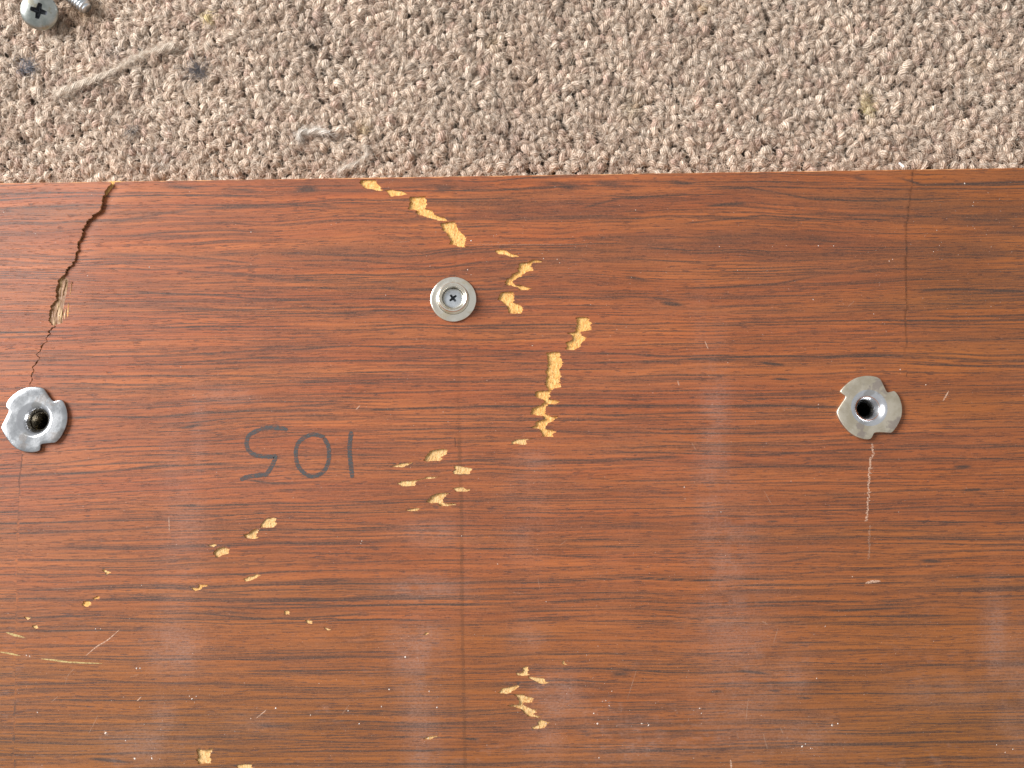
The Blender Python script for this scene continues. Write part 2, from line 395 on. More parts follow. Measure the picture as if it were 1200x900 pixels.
# --- figure of the veneer, evaluated per vertex in the photograph's frame
streaks = [
 # window 1..8: polyline, half width, strength
 ([(636,214),(686,220)],7,.62),([(698,214),(730,216)],6,.5),([(783,212),(815,215)],6,.55),([(510,219),(532,221)],6,.45),([(190,217),(235,221)],5,.5),([(352,219),(370,222)],7,.5),([(827,221),(872,220)],5,.5),([(197,218),(230,221)],3.2,.55),([(347,222),(373,222)],6,.6),([(262,221),(300,224)],2.5,.45),([(127,262),(190,250),(233,245)],3,.5),
 ([(233,245),(320,240),(400,243)],2.6,.55),([(97,277),(207,277),(300,272)],3,.4),([(117,298),(200,299),(260,305),(300,310)],3,.55),
 ([(207,317),(290,322),(333,328),(400,330)],3,.55),([(153,342),(267,347),(330,351),(400,352)],1.6,.75),([(100,360),(233,362),(300,366),(400,367)],2,.55),
 ([(43,420),(180,417),(300,411),(400,407)],1.4,.7),([(53,400),(213,398),(383,395)],1.3,.6),([(40,428),(187,427),(400,420)],1.3,.6),
 ([(47,442),(287,440),(400,445)],1.4,.65),([(77,457),(200,455),(300,458)],1.2,.5),([(207,487),(300,480),(400,473)],1.8,.7),([(80,385),(200,383),(330,388)],1.2,.5),
 ([(510,221),(524,222)],5,.5),([(652,215),(672,221)],6,.55),([(705,215),(722,216)],5,.5),([(677,245),(727,232),(800,228)],2.8,.7),([(567,250),(660,250)],2,.5),
 ([(440,243),(530,254)],2,.5),([(697,345),(760,349),(800,353)],2.2,.65),([(775,355),(800,358)],4,.65),([(735,324),(757,327)],3,.6),([(650,412),(720,415),(800,417),(860,416)],1.6,.85),
 ([(400,405),(530,410),(640,412)],1.3,.75),([(400,425),(480,423),(640,425),(800,425)],1.2,.65),([(400,478),(450,480),(530,477),(650,475),(800,475),(985,476)],1.9,.9),
 ([(400,370),(500,366)],1.5,.4),([(400,440),(520,441),(620,443)],1.2,.5),([(400,450),(560,452),(700,452),(800,455)],1.2,.5),([(560,300),(640,302)],2,.45),([(600,315),(700,318)],2,.4),
 ([(827,222),(877,220),(950,233),(1000,235),(1060,234)],2.6,.75),([(827,240),(877,237)],3.2,.85),([(800,262),(893,253),(987,258),(1050,258)],2,.75),([(1000,208),(1018,211)],3,.5),
 ([(1053,208),(1080,216),(1130,215),(1200,212)],2.8,.8),([(1083,247),(1140,243),(1200,240)],2.4,.55),([(1077,340),(1133,340),(1200,343)],2.4,.85),([(800,337),(867,335),(910,333),(963,323)],1.9,.7),
 ([(827,360),(943,355)],1.8,.65),([(800,382),(867,380),(890,375)],1.8,.6),([(933,390),(1033,387)],1.6,.6),([(800,420),(917,418),(1060,417)],1.5,.85),([(892,425),(917,427)],2.4,.95),([(908,443),(924,444)],2,.85),
 ([(800,308),(900,310),(960,305)],1.6,.5),([(1070,298),(1200,302)],1.8,.5),([(1070,320),(1200,318)],1.8,.55),([(1065,370),(1200,372)],1.2,.6),([(1065,383),(1200,386)],1.2,.6),([(1065,397),(1200,395)],1.1,.5),([(1120,423),(1170,424)],2.2,.6),
 ([(0,562),(83,555),(187,547),(267,543)],2,.85),([(80,490),(187,488),(283,482),(400,480)],1.8,.85),([(213,501),(236,498)],2,.85),([(287,563),(317,567),(347,567)],2.2,.9),([(197,593),(233,592)],1.6,.95),
 ([(0,618),(133,622)],1.4,.5),([(100,530),(200,528),(330,536)],1.6,.6),([(180,545),(300,545),(400,552)],1.2,.5),([(0,585),(120,583),(330,584)],1.2,.5),([(120,598),(250,601),(400,600)],1.2,.55),
 ([(400,547),(500,545),(587,538)],2.2,.55),([(607,541),(700,539),(800,536)],2.4,.65),([(400,588),(490,590)],1.6,.6),([(400,613),(517,618)],2.2,.5),([(400,660),(467,658),(560,655)],1.3,.6),([(500,507),(640,505),(720,510)],1.8,.5),
 ([(400,505),(440,507)],1.4,.5),([(600,573),(800,576)],2.6,.5),([(640,485),(740,487)],1.2,.7),([(700,487),(800,490)],1.4,.5),
 ([(800,528),(917,530),(1007,532)],2,.65),([(800,550),(900,547),(1013,547)],2,.75),([(933,582),(1067,575),(1200,571)],1.4,.65),([(899,610),(911,610)],2,1),([(1120,547),(1137,547)],2.6,.85),([(1128,574),(1150,573)],2.6,.8),
 ([(1080,657),(1102,658)],3,.75),([(800,630),(900,627)],1.4,.55),([(1040,523),(1200,520)],2,.6),([(1000,600),(1200,598)],1.4,.45),([(800,505),(960,507)],1.4,.5),([(1000,455),(1200,457)],1.4,.4),
 ([(100,725),(330,726),(500,726)],1.1,.85),([(100,798),(253,801),(330,803)],1.5,.7),([(300,849),(320,850),(353,848)],2.2,.95),([(240,856),(300,858)],1.4,.7),([(250,878),(290,880),(300,885)],2.6,.6),([(107,890),(150,893)],2.6,.85),
 ([(0,865),(60,868),(200,866)],1.4,.6),([(0,752),(100,755),(200,752)],1.3,.6),([(0,790),(130,797)],1.4,.6),([(0,825),(110,828)],1.4,.6),([(200,690),(300,697)],1.6,.6),([(140,697),(200,700)],1.8,.6),([(230,762),(330,764)],1.2,.5),([(360,780),(460,784)],1.2,.55),([(310,866),(450,871)],1.5,.7),
 ([(700,728),(833,725),(1100,722)],1.1,.75),([(913,753),(977,753)],2,.85),([(865,786),(900,789)],3.2,.75),([(832,811),(844,811)],2,.9),([(902,810),(915,810)],2,.8),([(935,818),(950,819)],2.4,.8),([(718,790),(737,790)],5,.5),
 ([(700,883),(833,877),(1000,872),(1200,866)],2,.8),([(700,843),(767,840)],1.8,.7),([(700,815),(800,812)],1.4,.6),([(640,650),(720,653)],1.8,.7),([(640,705),(760,700)],2.2,.7),([(560,744),(660,746)],3.2,.55),([(600,728),(665,727)],1.8,.75),([(900,676),(960,671),(1100,662)],1.4,.6),([(1150,776),(1200,780)],3,.6),([(860,661),(960,655)],1.6,.7),
 ([(540,702),(640,701)],2,.6),([(545,866),(560,867)],2,.9),([(440,850),(530,848)],1.6,.6),([(560,845),(760,838)],1.6,.6),([(480,895),(760,893)],1.8,.6),([(900,895),(1200,893)],2,.6),
]
blooms = [(205,760,26,26,.36),(205,690,22,50,.14),(216,630,20,60,.2),(204,560,14,50,.12),(490,762,24,26,.42),(498,690,34,12,.38),(505,625,30,14,.22),(492,840,20,50,.26),(495,882,18,18,.32),(652,818,26,26,.34),(640,870,22,30,.24),
 (838,500,14,80,.24),(836,570,18,60,.26),(848,650,30,60,.28),(858,740,38,60,.26),(868,830,46,50,.26),(945,862,36,20,.24),(820,400,10,60,.10),(1168,745,13,50,.30),(1108,812,44,15,.22),(1190,820,18,70,.24),(170,872,46,18,.24),(192,842,13,22,.26),
 (265,465,26,8,.2),(760,880,60,16,.18),(620,540,22,10,.22),(620,600,24,60,.14),(232,512,8,50,.16),(930,790,16,22,.24),(620,745,16,16,.22),(700,850,60,12,.16),(300,850,34,14,.14),(300,560,120,30,.04),(780,560,120,200,.04)]

def figure(x, y):
    u, v = PX(x, y)
    h = 0.010 * (u - 600)
    h = h + .045 * np.minimum(u - 330, 0) * np.exp(-((v - 545) / 85)**2)
    for uc, vc, su, sv, kk in ((390, 290, 210, 55, .34), (830, 292, 190, 60, .26)):
        h = h - (v - vc) * kk * np.exp(-((u - uc) / su)**2) * np.exp(-((v - vc) / sv)**2)
    amp = 3.2 + 3.5 * np.exp(-((v - 270) / 70)**2)
    h = h + amp * (fbm(u / 170, v / 60, 3, 5) - .5) * 2 + 1.2 * (fbm(u / 80, v / 14, 2, 15) - .5) * 2
    g = v + h
    # broad soft bands, then thin lines that come and go along the grain
    n1 = fbm(u / 210 + 3, g / 13, 2, 21); n2 = fbm(u / 130, g / 4.6, 2, 31); n3 = fbm(u / 60, g / 2.1, 2, 41)
    zone = .75 + .95 * np.exp(-((v - 275) / 62)**2) - .3 * sstep(560, 760, v)
    d = (.18 + .12 * np.exp(-((v - 262) / 62)**2) * sstep(200, 420, u)) * sstep(.42, .68, n1) * zone + .16 * sstep(.60, .80, n2) + .20 * sstep(.63, .8, n3)
    ga = np.arange(100, 1000, .25); prof = np.zeros_like(ga); rl = np.random.default_rng(77); q = 110.
    while q < 990:                                   # fine annual lines, nearly continuous along the board
        wl = rl.uniform(.45, .90); sl_ = rl.uniform(.45, 1.25) * (1.0 if rl.random() < .55 else .6)
        prof = np.maximum(prof, sl_ * np.exp(-((ga - q) / wl)**2)); q += rl.gamma(2.2, 1.7) + 1.1
    for (u_s, g_s, sd, st) in ((300, 26, 111, 1.0), (170, 14, 121, .85)):
        gg = g + (fbm(u / u_s, g / g_s, 2, sd) - .5) * 9 + sd * 1.7
        ln = np.interp(gg % 880 + 105, ga, prof)
        ln = ln * (.34 + 1.0 * sstep(.30, .66, fbm(u / 130, g / 4, 3, sd + 5))) * (.8 + .4 * fbm(u / 30, g / 1.4, 2, sd + 7))
        d = np.maximum(d, ln * st * (1 + .25 * sstep(480, 260, v)))
    thin = np.zeros_like(u); ws = (fbm(u / 60, v / 12, 2, 61) - .5) * 3.0
    for poly, hw, s in streaks:
        px, py = np.array(poly, float).T
        if px[-1] >= 1200: px[-1] = 1280
        if px[0] <= 0: px[0] = -80
        L = px[-1] - px[0]
        if L < 45: s = s * 1.35
        mk = (u > px[0] - 22) & (u < px[-1] + 22) & (np.abs(v - py.mean()) < 40)
        if not mk.any(): continue
        yc = np.interp(u[mk], px, py) + ws[mk]
        e = min(18, L * .35)
        env = sstep(px[0] - e, px[0] + e, u[mk]) * sstep(px[-1] + e, px[-1] - e, u[mk])
        wd = hw * .60 * (.65 + .7 * fbm(u[mk] / 30, v[mk] * 0 + py[0], 2, 71))
        t = np.exp(-((v[mk] - yc) / wd)**2) * env * s * (.75 + .5 * fbm(u[mk] / 30, v[mk] / 1.7, 2, 81))
        thin[mk] = np.maximum(thin[mk], t)
    d = np.clip(np.maximum(d * .85, thin * 1.25) + .12 * d, 0, 1)
    bl = np.zeros_like(u)
    for a, b_, ra, rb, s in blooms: bl = np.maximum(bl, .85 * s * np.exp(-(((u - a) / ra / 1.25)**2 + ((v - b_) / rb / 1.25)**2)))
    bl = bl * sstep(-.1, .75, fbm(u / 18, v / 16, 3, 91)) * 1.1 + .05 * fbm(u / 60, v / 40, 3, 95)
    bl = bl + .12 * sstep(.66, .8, fbm(u / 7, v / 5, 2, 97)) * sstep(640, 860, v) * sstep(.42, .6, fbm(u / 90, v / 60, 2, 99))
    br = .9 * sstep(520, 900, v) * (1 - .35 * sstep(150, 700, u)) + .28 * sstep(650, 1200, u) + .25 * sstep(980, 1100, u) * sstep(520, 330, v) + .35 * (fbm(u / 260, g / 30, 2, 101) - .4)  # browner wood low down; falloff of the window light painted in towards the right
    return g, d, np.clip(bl, 0, .8), np.clip(br, 0, 1)
GG, DD, BL, BR = figure(VV[:, 0], VV[:, 1])
Uv, Vv = PX(VV[:, 0], VV[:, 1])

def flap_lift(x, y):
    """the loose leaf curls up along the crack, most at the far edge of the board"""
    u, v = PX(x, y)
    cu = np.interp(v, cl[:, 1], cl[:, 0]); d = np.clip(cu - u, 0, None)
    along = sstep(455, 215, v)
    return (.00085 * along + .00016 * np.sin(v / 17.) * along) * np.exp(-(d / 75)**1.3)
def veneer(name, sel, lifted, label=None):
    T = TT[sel]; used = np.unique(T); mp = -np.ones(len(VV), int); mp[used] = np.arange(len(used))
    T = mp[T]; xy = VV[used]; nv = len(xy)
    z = flap_lift(xy[:, 0], xy[:, 1]) if lifted else np.zeros(nv)
    u, v = Uv[used], Vv[used]
    if not lifted:                                   # base leaf dips and lifts a little at the cracks
        cu = np.interp(v, cr[:, 1], cr[:, 0]); dd = np.clip(u - cu, 0, None)
        z = z - .00015 * np.exp(-(dd / 14)**2) * sstep(460, 250, v)
        su = np.interp(v, sl[:, 1], sl[:, 0]); ds = u - su
        z = z + np.where(ds <= .25, .00012 * np.exp(-(np.clip(-ds, 0, None) / 14)), 0) * sstep(450, 330, v)
        ju = np.interp(v, [205, 350, 500, 900], [533, 537, 540, 546])
        z = z - .00005 * np.exp(-((u - ju) / 3.)**2)
    V3 = np.column_stack([xy, z])
    if lifted:
        q3 = P(u, v, z); V3 = np.where((z > 1e-6)[:, None], q3, V3)
        V3[:, 1] = np.where(xy[:, 1] > YTOP - 1e-6, np.maximum(V3[:, 1], YTOP - .0008), V3[:, 1])
    V3[:, 1] -= np.where(xy[:, 1] > YTOP - 1e-6, .00023 * sstep(.45, .75, fbm(xy[:, 0] * 420, xy[:, 0] * 0, 3, 301)), 0)
    # borders get walls of their own
    e = np.vstack([T[:, [0, 1]], T[:, [1, 2]], T[:, [2, 0]]]); key = np.sort(e, 1)
    kk = key[:, 0].astype(np.int64) * nv + key[:, 1]
    uq, first, cnt = np.unique(kk, return_index=True, return_counts=True)
    be = e[first[cnt == 1]]
    bv = np.unique(be); bm_ = -np.ones(nv, int); bm_[bv] = np.arange(len(bv))
    top = V3[bv]; bot = top.copy(); bot[:, 2] -= .00078
    a, b_ = bm_[be[:, 0]] + nv, bm_[be[:, 1]] + nv; nb = len(bv)
    walls = np.vstack([np.column_stack([b_, a, a + nb]), np.column_stack([b_, a + nb, b_ + nb])])
    Va = np.vstack([V3, top, bot]); Fa = np.vstack([T, walls])
    mi = np.concatenate([np.zeros(len(T)), np.ones(len(walls))])
    def ex(q): q = q[used]; return np.concatenate([q, q[bv], q[bv]])
    gr = np.column_stack([ex(VV[:, 0]) * 1000, -ex(GG) * .25, np.zeros(len(Va)) + (40 if lifted else 0)])
    pl = np.column_stack([ex(VV[:, 0]) * 1000, ex(VV[:, 1]) * 1000, np.zeros(len(Va))])
    return mesh(name, Va, Fa, [WOOD, EDGE], board, True, mi,
                {'grain': gr, 'place': pl, 'dark': ex(DD), 'bloom': ex(BL), 'brown': ex(BR)})

board = empty('wooden_board', (0, 0, 0))
tag(board, 'reddish brown veneered wooden board with torn veneer and pencilled 105, lying on the beige carpet', 'board')
board['label'] = 'reddish brown veneered board with torn yellow patches and handwritten 105, lying on the carpet'
# winding check
t0 = VV[TT[0]]; flip = np.cross(t0[1] - t0[0], t0[2] - t0[0]) < 0
if flip: TT = TT[:, ::-1]
ven = veneer('veneer_sheet', ~dead & ~infl, False)
flp = veneer('veneer_sheet', ~dead & infl, True)
tag(flp, 'loose leaf of veneer lifting along a ragged crack at the left')

# ---- core: slab under the veneer, drilled for the two threaded inserts
def slab(name, x0, x1, y0, y1, zt, zb, circles, m, parent):
    rect = np.array([(x0, y0), (x1, y0), (x1, y1), (x0, y1)])
    pts = [rect]; cs = [(i, (i + 1) % 4) for i in range(4)]; n = 4
    for c in circles:
        pts.append(c); cs += [(n + i, n + (i + 1) % len(c)) for i in range(len(c))]; n += len(c)
    ap = np.vstack(pts)
    r = delaunay_2d_cdt([Vector((a * 1000, b * 1000)) for a, b in ap], cs, [], 0, 1e-4)
    v = np.array([(p[0], p[1]) for p in r[0]]) / 1000; t = np.array(r[2]); ce = v[t].mean(1)
    dd = np.zeros(len(t), bool)
    for c in circles: dd |= pip(ce, c)
    t = t[~dd]; nv = len(v)
    Vs = np.vstack([np.column_stack([v, np.full(nv, zt)]), np.column_stack([v, np.full(nv, zb)])])
    e = np.vstack([t[:, [0, 1]], t[:, [1, 2]], t[:, [2, 0]]]); key = np.sort(e, 1); kk = key[:, 0] * nv + key[:, 1]
    _, f, c = np.unique(kk, return_index=True, return_counts=True); be = e[f[c == 1]]
    wl = np.vstack([np.column_stack([be[:, 1], be[:, 0], be[:, 0] + nv]), np.column_stack([be[:, 1], be[:, 0] + nv, be[:, 1] + nv])])
    return mesh(name, Vs, np.vstack([t, t[:, ::-1] + nv, wl]), m, parent, False)
slab('plywood_core', X0, X1, Y0, YTOP + .00035, -.00082, -.0150, [circ(NUT_L, HL), circ(NUT_R, HR)], CORE, board)

# ---- bare wood in the tears: rough floors, each a little uneven
def bare_patch(poly_px, material, zlo=-.00076, zamp=.00030, grow=1.4, name='bare_wood_patch', step=.0003, clip=True):
    p = np.asarray(poly_px, float)
    q = W(p); c = q.mean(0)
    lo, hi = q.min(0) - .0004, q.max(0) + .0004
    if clip: hi[1] = min(hi[1], YTOP + .0003)
    nx, ny = max(3, int((hi[0] - lo[0]) / step)), max(3, int((hi[1] - lo[1]) / step))
    X, Y = np.meshgrid(np.linspace(lo[0], hi[0], nx), np.linspace(lo[1], hi[1], ny))
    h = fbm(X * 2600, Y * 700, 3, 7)
    # torn fibres pull up a little towards the borders of the patch
    Z = zlo + zamp * h * .9
    V3 = np.column_stack([X.ravel(), Y.ravel(), Z.ravel()])
    i = np.arange(nx * ny).reshape(ny, nx)
    Fq = np.column_stack([i[:-1, :-1].ravel(), i[:-1, 1:].ravel(), i[1:, 1:].ravel(), i[1:, :-1].ravel()])
    # keep only cells near the outline
    ce = V3[Fq].mean(1)[:, :2]; gq = c + (q - c) * (1 + .0009 / max(np.ptp(q[:, 0]), np.ptp(q[:, 1])))
    keep = pip(ce, gq)
    for s in ((.0006, 0), (-.0006, 0), (0, .0006), (0, -.0006)): keep |= pip(ce + s, q)
    Fq = Fq[keep]
    us = np.unique(Fq); mp = -np.ones(len(V3), int); mp[us] = np.arange(len(us))
    return mesh(name, V3[us], mp[Fq], material, board, True)
for i_, t in enumerate(tears): bare_patch(t, BARE if i_ < 9 or i_ in (21, 34, 35) else BARE2, zlo=-.00074 if np.ptp(np.array(t)[:, 1]) > 12 else -.00045)
# the open crack: lower ply painted dark for the shade in the gap, and the split splinters half way down
cp = np.vstack([cl + [-2.5, 0], (cr + [1.2, 0])[::-1]])
crk = bare_patch(cp, UNDER, -.00078, .0002, name='cracked_ply'); tag(crk, 'lower ply in the open crack, painted dark for the shade there')
spl = tr((0, 300), 7.5, [(575,170),(640,205),(632,300),(612,370),(612,450),(592,592),(500,600),(470,610),(425,572),(440,500),(440,440),(490,390),(485,355),(500,260),(520,205)])
sp = bare_patch(spl, UNDER2, -.0004, .00045, name='split_fibres'); tag(sp, 'pale split fibres in the crack above the left insert')
sp2 = bare_patch(tr((0, 200), 7.5, [(972,90),(1045,96),(1020,160),(975,220),(935,240),(925,200),(960,150)]), BARE, -.0005, .0004, name='split_fibres')
# slivers standing in the split
def sliver(pa, pb, wd, z0, z1, m, name='splinter'):
    a, b = P(*pa, z0), P(*pb, z1); d = (b - a)[:2]; nrm = np.array([-d[1], d[0]]) / np.hypot(*d) * wd * .00025 / 2
    V3 = []; 
    for t in np.linspace(0, 1, 6):
        c = a + (b - a) * t; ww = math.sin(math.pi * (.12 + .86 * t)) * rng.uniform(.7, 1.1)
        c = c + np.append(nrm * rng.uniform(-.4, .4), 0)
        for s, zz in ((-1, -.00012), (-.3, .00008), (.5, .0001), (1, -.00012)): V3.append(c + np.array([nrm[0] * s * ww, nrm[1] * s * ww, zz]))
    Fq = []
    for i in range(5):
        for j in range(4):
            k2 = (j + 1) % 4; Fq.append((i * 4 + j, i * 4 + k2, i * 4 + 4 + k2, i * 4 + 4 + j))
    return mesh(name, V3, Fq, m, board, True)
sliver((71, 379), (73.5, 362), 4.2, -.0002, .00005, UNDER2); sliver((75.5, 379), (77, 361), 3.6, -.0002, 0, UNDER2)
sliver((79.5, 378), (80, 355), 2.6, -.0002, 0, BARE); sliver((66, 372), (68, 350), 4.0, -.0003, -.0001, UNDER2)
sliver((74, 346), (77, 327), 3.2, -.0002, .00005, UNDER2); sliver((82, 350), (84, 330), 2.4, -.0002, .0, EDGE)

# ---- marks lying on the surface
def catmull(pts, n=8):
    pts = np.asarray(pts, float); p = np.vstack([2 * pts[0] - pts[1], pts, 2 * pts[-1] - pts[-2]]); out = []
    for i in range(1, len(p) - 2):
        for t in np.arange(n) / n:
            out.append(.5 * ((2 * p[i]) + (-p[i - 1] + p[i + 1]) * t + (2 * p[i - 1] - 5 * p[i] + 4 * p[i + 1] - p[i + 2]) * t**2 + (-p[i - 1] + 3 * p[i] - 3 * p[i + 1] + p[i + 2]) * t**3))
    out.append(pts[-1]); return np.array(out)
def ribbon(name, pts, width, m, z=.00003, rough=.12, taper=0.0, cap=True, smooth=True, label=None, parent=None):
    c = catmull(pts, 8) if smooth else jag(pts, 1.2, rough * width, False)
    d = np.gradient(c, axis=0); d /= np.maximum(np.hypot(d[:, 0], d[:, 1]), 1e-6)[:, None]
    if cap:
        c = np.vstack([c[0] - d[0] * width * .42, c[0] - d[0] * width * .2, c, c[-1] + d[-1] * width * .2, c[-1] + d[-1] * width * .42]); d = np.vstack([d[0], d[0], d, d[-1], d[-1]])
    n_ = len(c); nr = np.column_stack([-d[:, 1], d[:, 0]]); t = np.linspace(0, 1, n_)
    hw = width / 2 * (1 + rough * rng.uniform(-1, 1, n_)); 
    if taper: hw *= np.clip(np.sin(math.pi * t)**taper, .12, 1)
    if cap: hw[0] *= .35; hw[-1] *= .35; hw[1] *= .8; hw[-2] *= .8
    q = []; ed = []
    for s, e in ((-1, 0), (-.6, .8), (0, 1), (.6, .8), (1, 0)):
        q.append(c + nr * (hw * s)[:, None]); e_ = np.full(n_, float(e)); 
        if cap: e_[0] = 0; e_[-1] = 0
        ed.append(e_)
    q = np.concatenate(q); ed = np.concatenate(ed); w3 = P(q[:, 0], q[:, 1], z)
    i = np.arange(n_ - 1); Fq = np.vstack([np.column_stack([k2 * n_ + i, k2 * n_ + i + 1, (k2 + 1) * n_ + i + 1, (k2 + 1) * n_ + i]) for k2 in range(4)])
    # face up
    a, b_, c_ = w3[Fq[0][:3]]
    if np.cross((b_ - a)[:2], (c_ - a)[:2]) < 0: Fq = Fq[:, ::-1]
    o = mesh(name, w3, np.ascontiguousarray(Fq), m, parent or board, True, None, {'edge': ed})
    if label: tag(o, label)
    return o
G = (260, 480); z6 = 6.667
five = tr(G, z6, [(500,155),(470,145),(400,142),(330,148),(265,170),(215,200),(196,240),(195,285),(215,325),(255,352),(310,364),(370,368),(415,366),(405,410),(385,450),(360,490),(340,508),(290,512),(230,520),(185,530),(155,545)])
ribbon('handwritten_digit', five, 5.9, INK, label='upside down digit 5 in dark felt pen')
zero = tr(G, z6, [(790,212),(750,200),(700,198),(650,215),(605,250),(582,300),(578,360),(588,420),(612,465),(650,500),(700,522),(750,512),(800,475),(828,420),(838,360),(835,300),(822,264),(802,230)])
ribbon('handwritten_digit', zero, 5.6, INK, label='digit 0 in dark felt pen')
ribbon('handwritten_digit', tr(G, z6, [(1010,185),(1002,240),(998,310),(1002,380),(1010,450),(1018,520)]), 6.1, INK, label='digit 1 in dark felt pen')
# pale scratch under the right insert, with its ragged teeth
sc = [(1022.5,520),(1023,527),(1024,533),(1020,538),(1020,545),(1018.5,552),(1018.5,562),(1017.5,572),(1018,580),(1017,590),(1016.5,600),(1015,610)]
s_ = ribbon('scratch', sc, 2.3, SCRATCH, rough=.5, cap=False, smooth=False, label='pale scratch running down from the right insert')
for (x, y) in [(1022, 524), (1021, 537), (1021, 549), (1020, 555), (1018, 565), (1019, 577), (1018, 587), (1015, 610)]:
    ribbon('scratch', [(x - 2.5, y + .6), (x, y), (x + 2.5, y - .9)], 1.3, SCRATCH, taper=1, cap=False)
ribbon('scratch', [(1019, 616), (1018.5, 632), (1018, 655)], 2.4, FAINT, rough=.5, cap=False, smooth=False)
ribbon('scratch', [(1014, 683.5), (1022, 681.6), (1032, 681)], 3.8, SCRATCH, taper=.6, cap=False)
ribbon('scratch', [(0, 764), (12, 766), (24, 768.5)], 2.2, GREENISH, taper=.5, cap=False)
ribbon('scratch', [(7, 741), (18, 744.5), (30, 747.5)], 3.2, GREENISH, taper=.6, cap=False)
ribbon('scratch', [(48, 772), (62, 773.5), (82, 776), (120, 777.5)], 2.4, GREENISH, taper=.5, cap=False)
for pts_, wd, m_ in [
   ([(141,737),(126,750),(113,758),(100,769)],1.5,SCRATCH),([(88,783),(80,791),(76,803)],1.3,FAINT),([(68,816),(60,823)],1.4,FAINT),
   ([(300,842),(312,832)],1.5,SCRATCH),([(152,794),(163,790)],1.4,FAINT),([(160,822),(166,816)],1.4,SCRATCH),([(198,605),(198.3,623)],1.1,SCRATCH),
   ([(545,286),(600,286.5),(700,286)],1.0,FAINT),([(877,817),(874,845)],1.5,FAINT),([(894,859),(900,880)],1.6,FAINT),([(863,858),(866,868)],1.3,FAINT),
   ([(856,890),(857,902)],2.6,SCRATCH),([(914,852),(918,860)],1.6,FAINT),([(746,785),(735,820)],1.2,FAINT),([(912,735),(906,755)],1.2,FAINT),
   ([(1105,470),(1112,458)],2.0,SCRATCH),([(826,400),(830,409)],1.2,SCRATCH),([(794,446),(796,452)],1.8,SCRATCH),([(917,479),(940,478)],.9,FAINT),
   ([(417,480),(422,475)],1.2,SCRATCH),([(460,284),(480,283)],.9,FAINT),([(993,360),(1002,352)],1.2,FAINT),([(895,575),(905,592)],1.2,FAINT),
   ([(810,518),(816,528)],1.4,FAINT),([(630,676),(633,692)],1.0,FAINT),([(893,728),(900,732)],2,FAINT),([(400,838),(410,825)],1.3,FAINT),([(655,640),(665,632)],1.0,FAINT),
   ([(600,694),(614,696)],1.0,FAINT),([(115,838),(104,860)],1.3,FAINT),([(122,856),(126,862)],4.5,FAINT),([(60,690),(88,689)],1.0,FAINT)]:
    ribbon('scratch', pts_, wd, m_, taper=.5, cap=False, smooth=len(pts_) > 2)
ribbon('crease', [(26, 532), (24.5, 548), (22, 562), (22.5, 572)], 1.5, CREASE, cap=False, smooth=False, rough=.3)
ribbon('crease', [(22.5, 572), (21, 600), (20, 640)], 1.1, SEAM, cap=False, smooth=False, rough=.3)
ribbon('crease', [(532.5, 512), (533.5, 519), (533, 524)], 1.8, CREASE, taper=.4, cap=False)
ribbon('crease', [(533, 212), (532, 260), (534, 320)], 3.6, SEAM2, cap=False, smooth=False, rough=.2)
ribbon('crease', [(531, 376), (538, 430), (537, 480), (538, 512)], 3.8, SEAM2, cap=False, smooth=False, rough=.2)
ribbon('crease', [(538, 512), (539, 540), (541, 600), (541, 700), (543, 800), (545, 905)], 4.4, SEAM, cap=False, smooth=False, rough=.2)
ribbon('crease', [(p_[0] + .7, p_[1]) for p_ in slit_l if p_[1] < 395], 1.0, BROWNLINE, cap=False, smooth=False, rough=.3)
ribbon('crease', [(1063, 436), (1062, 441)], 1.4, CREASE, cap=False)

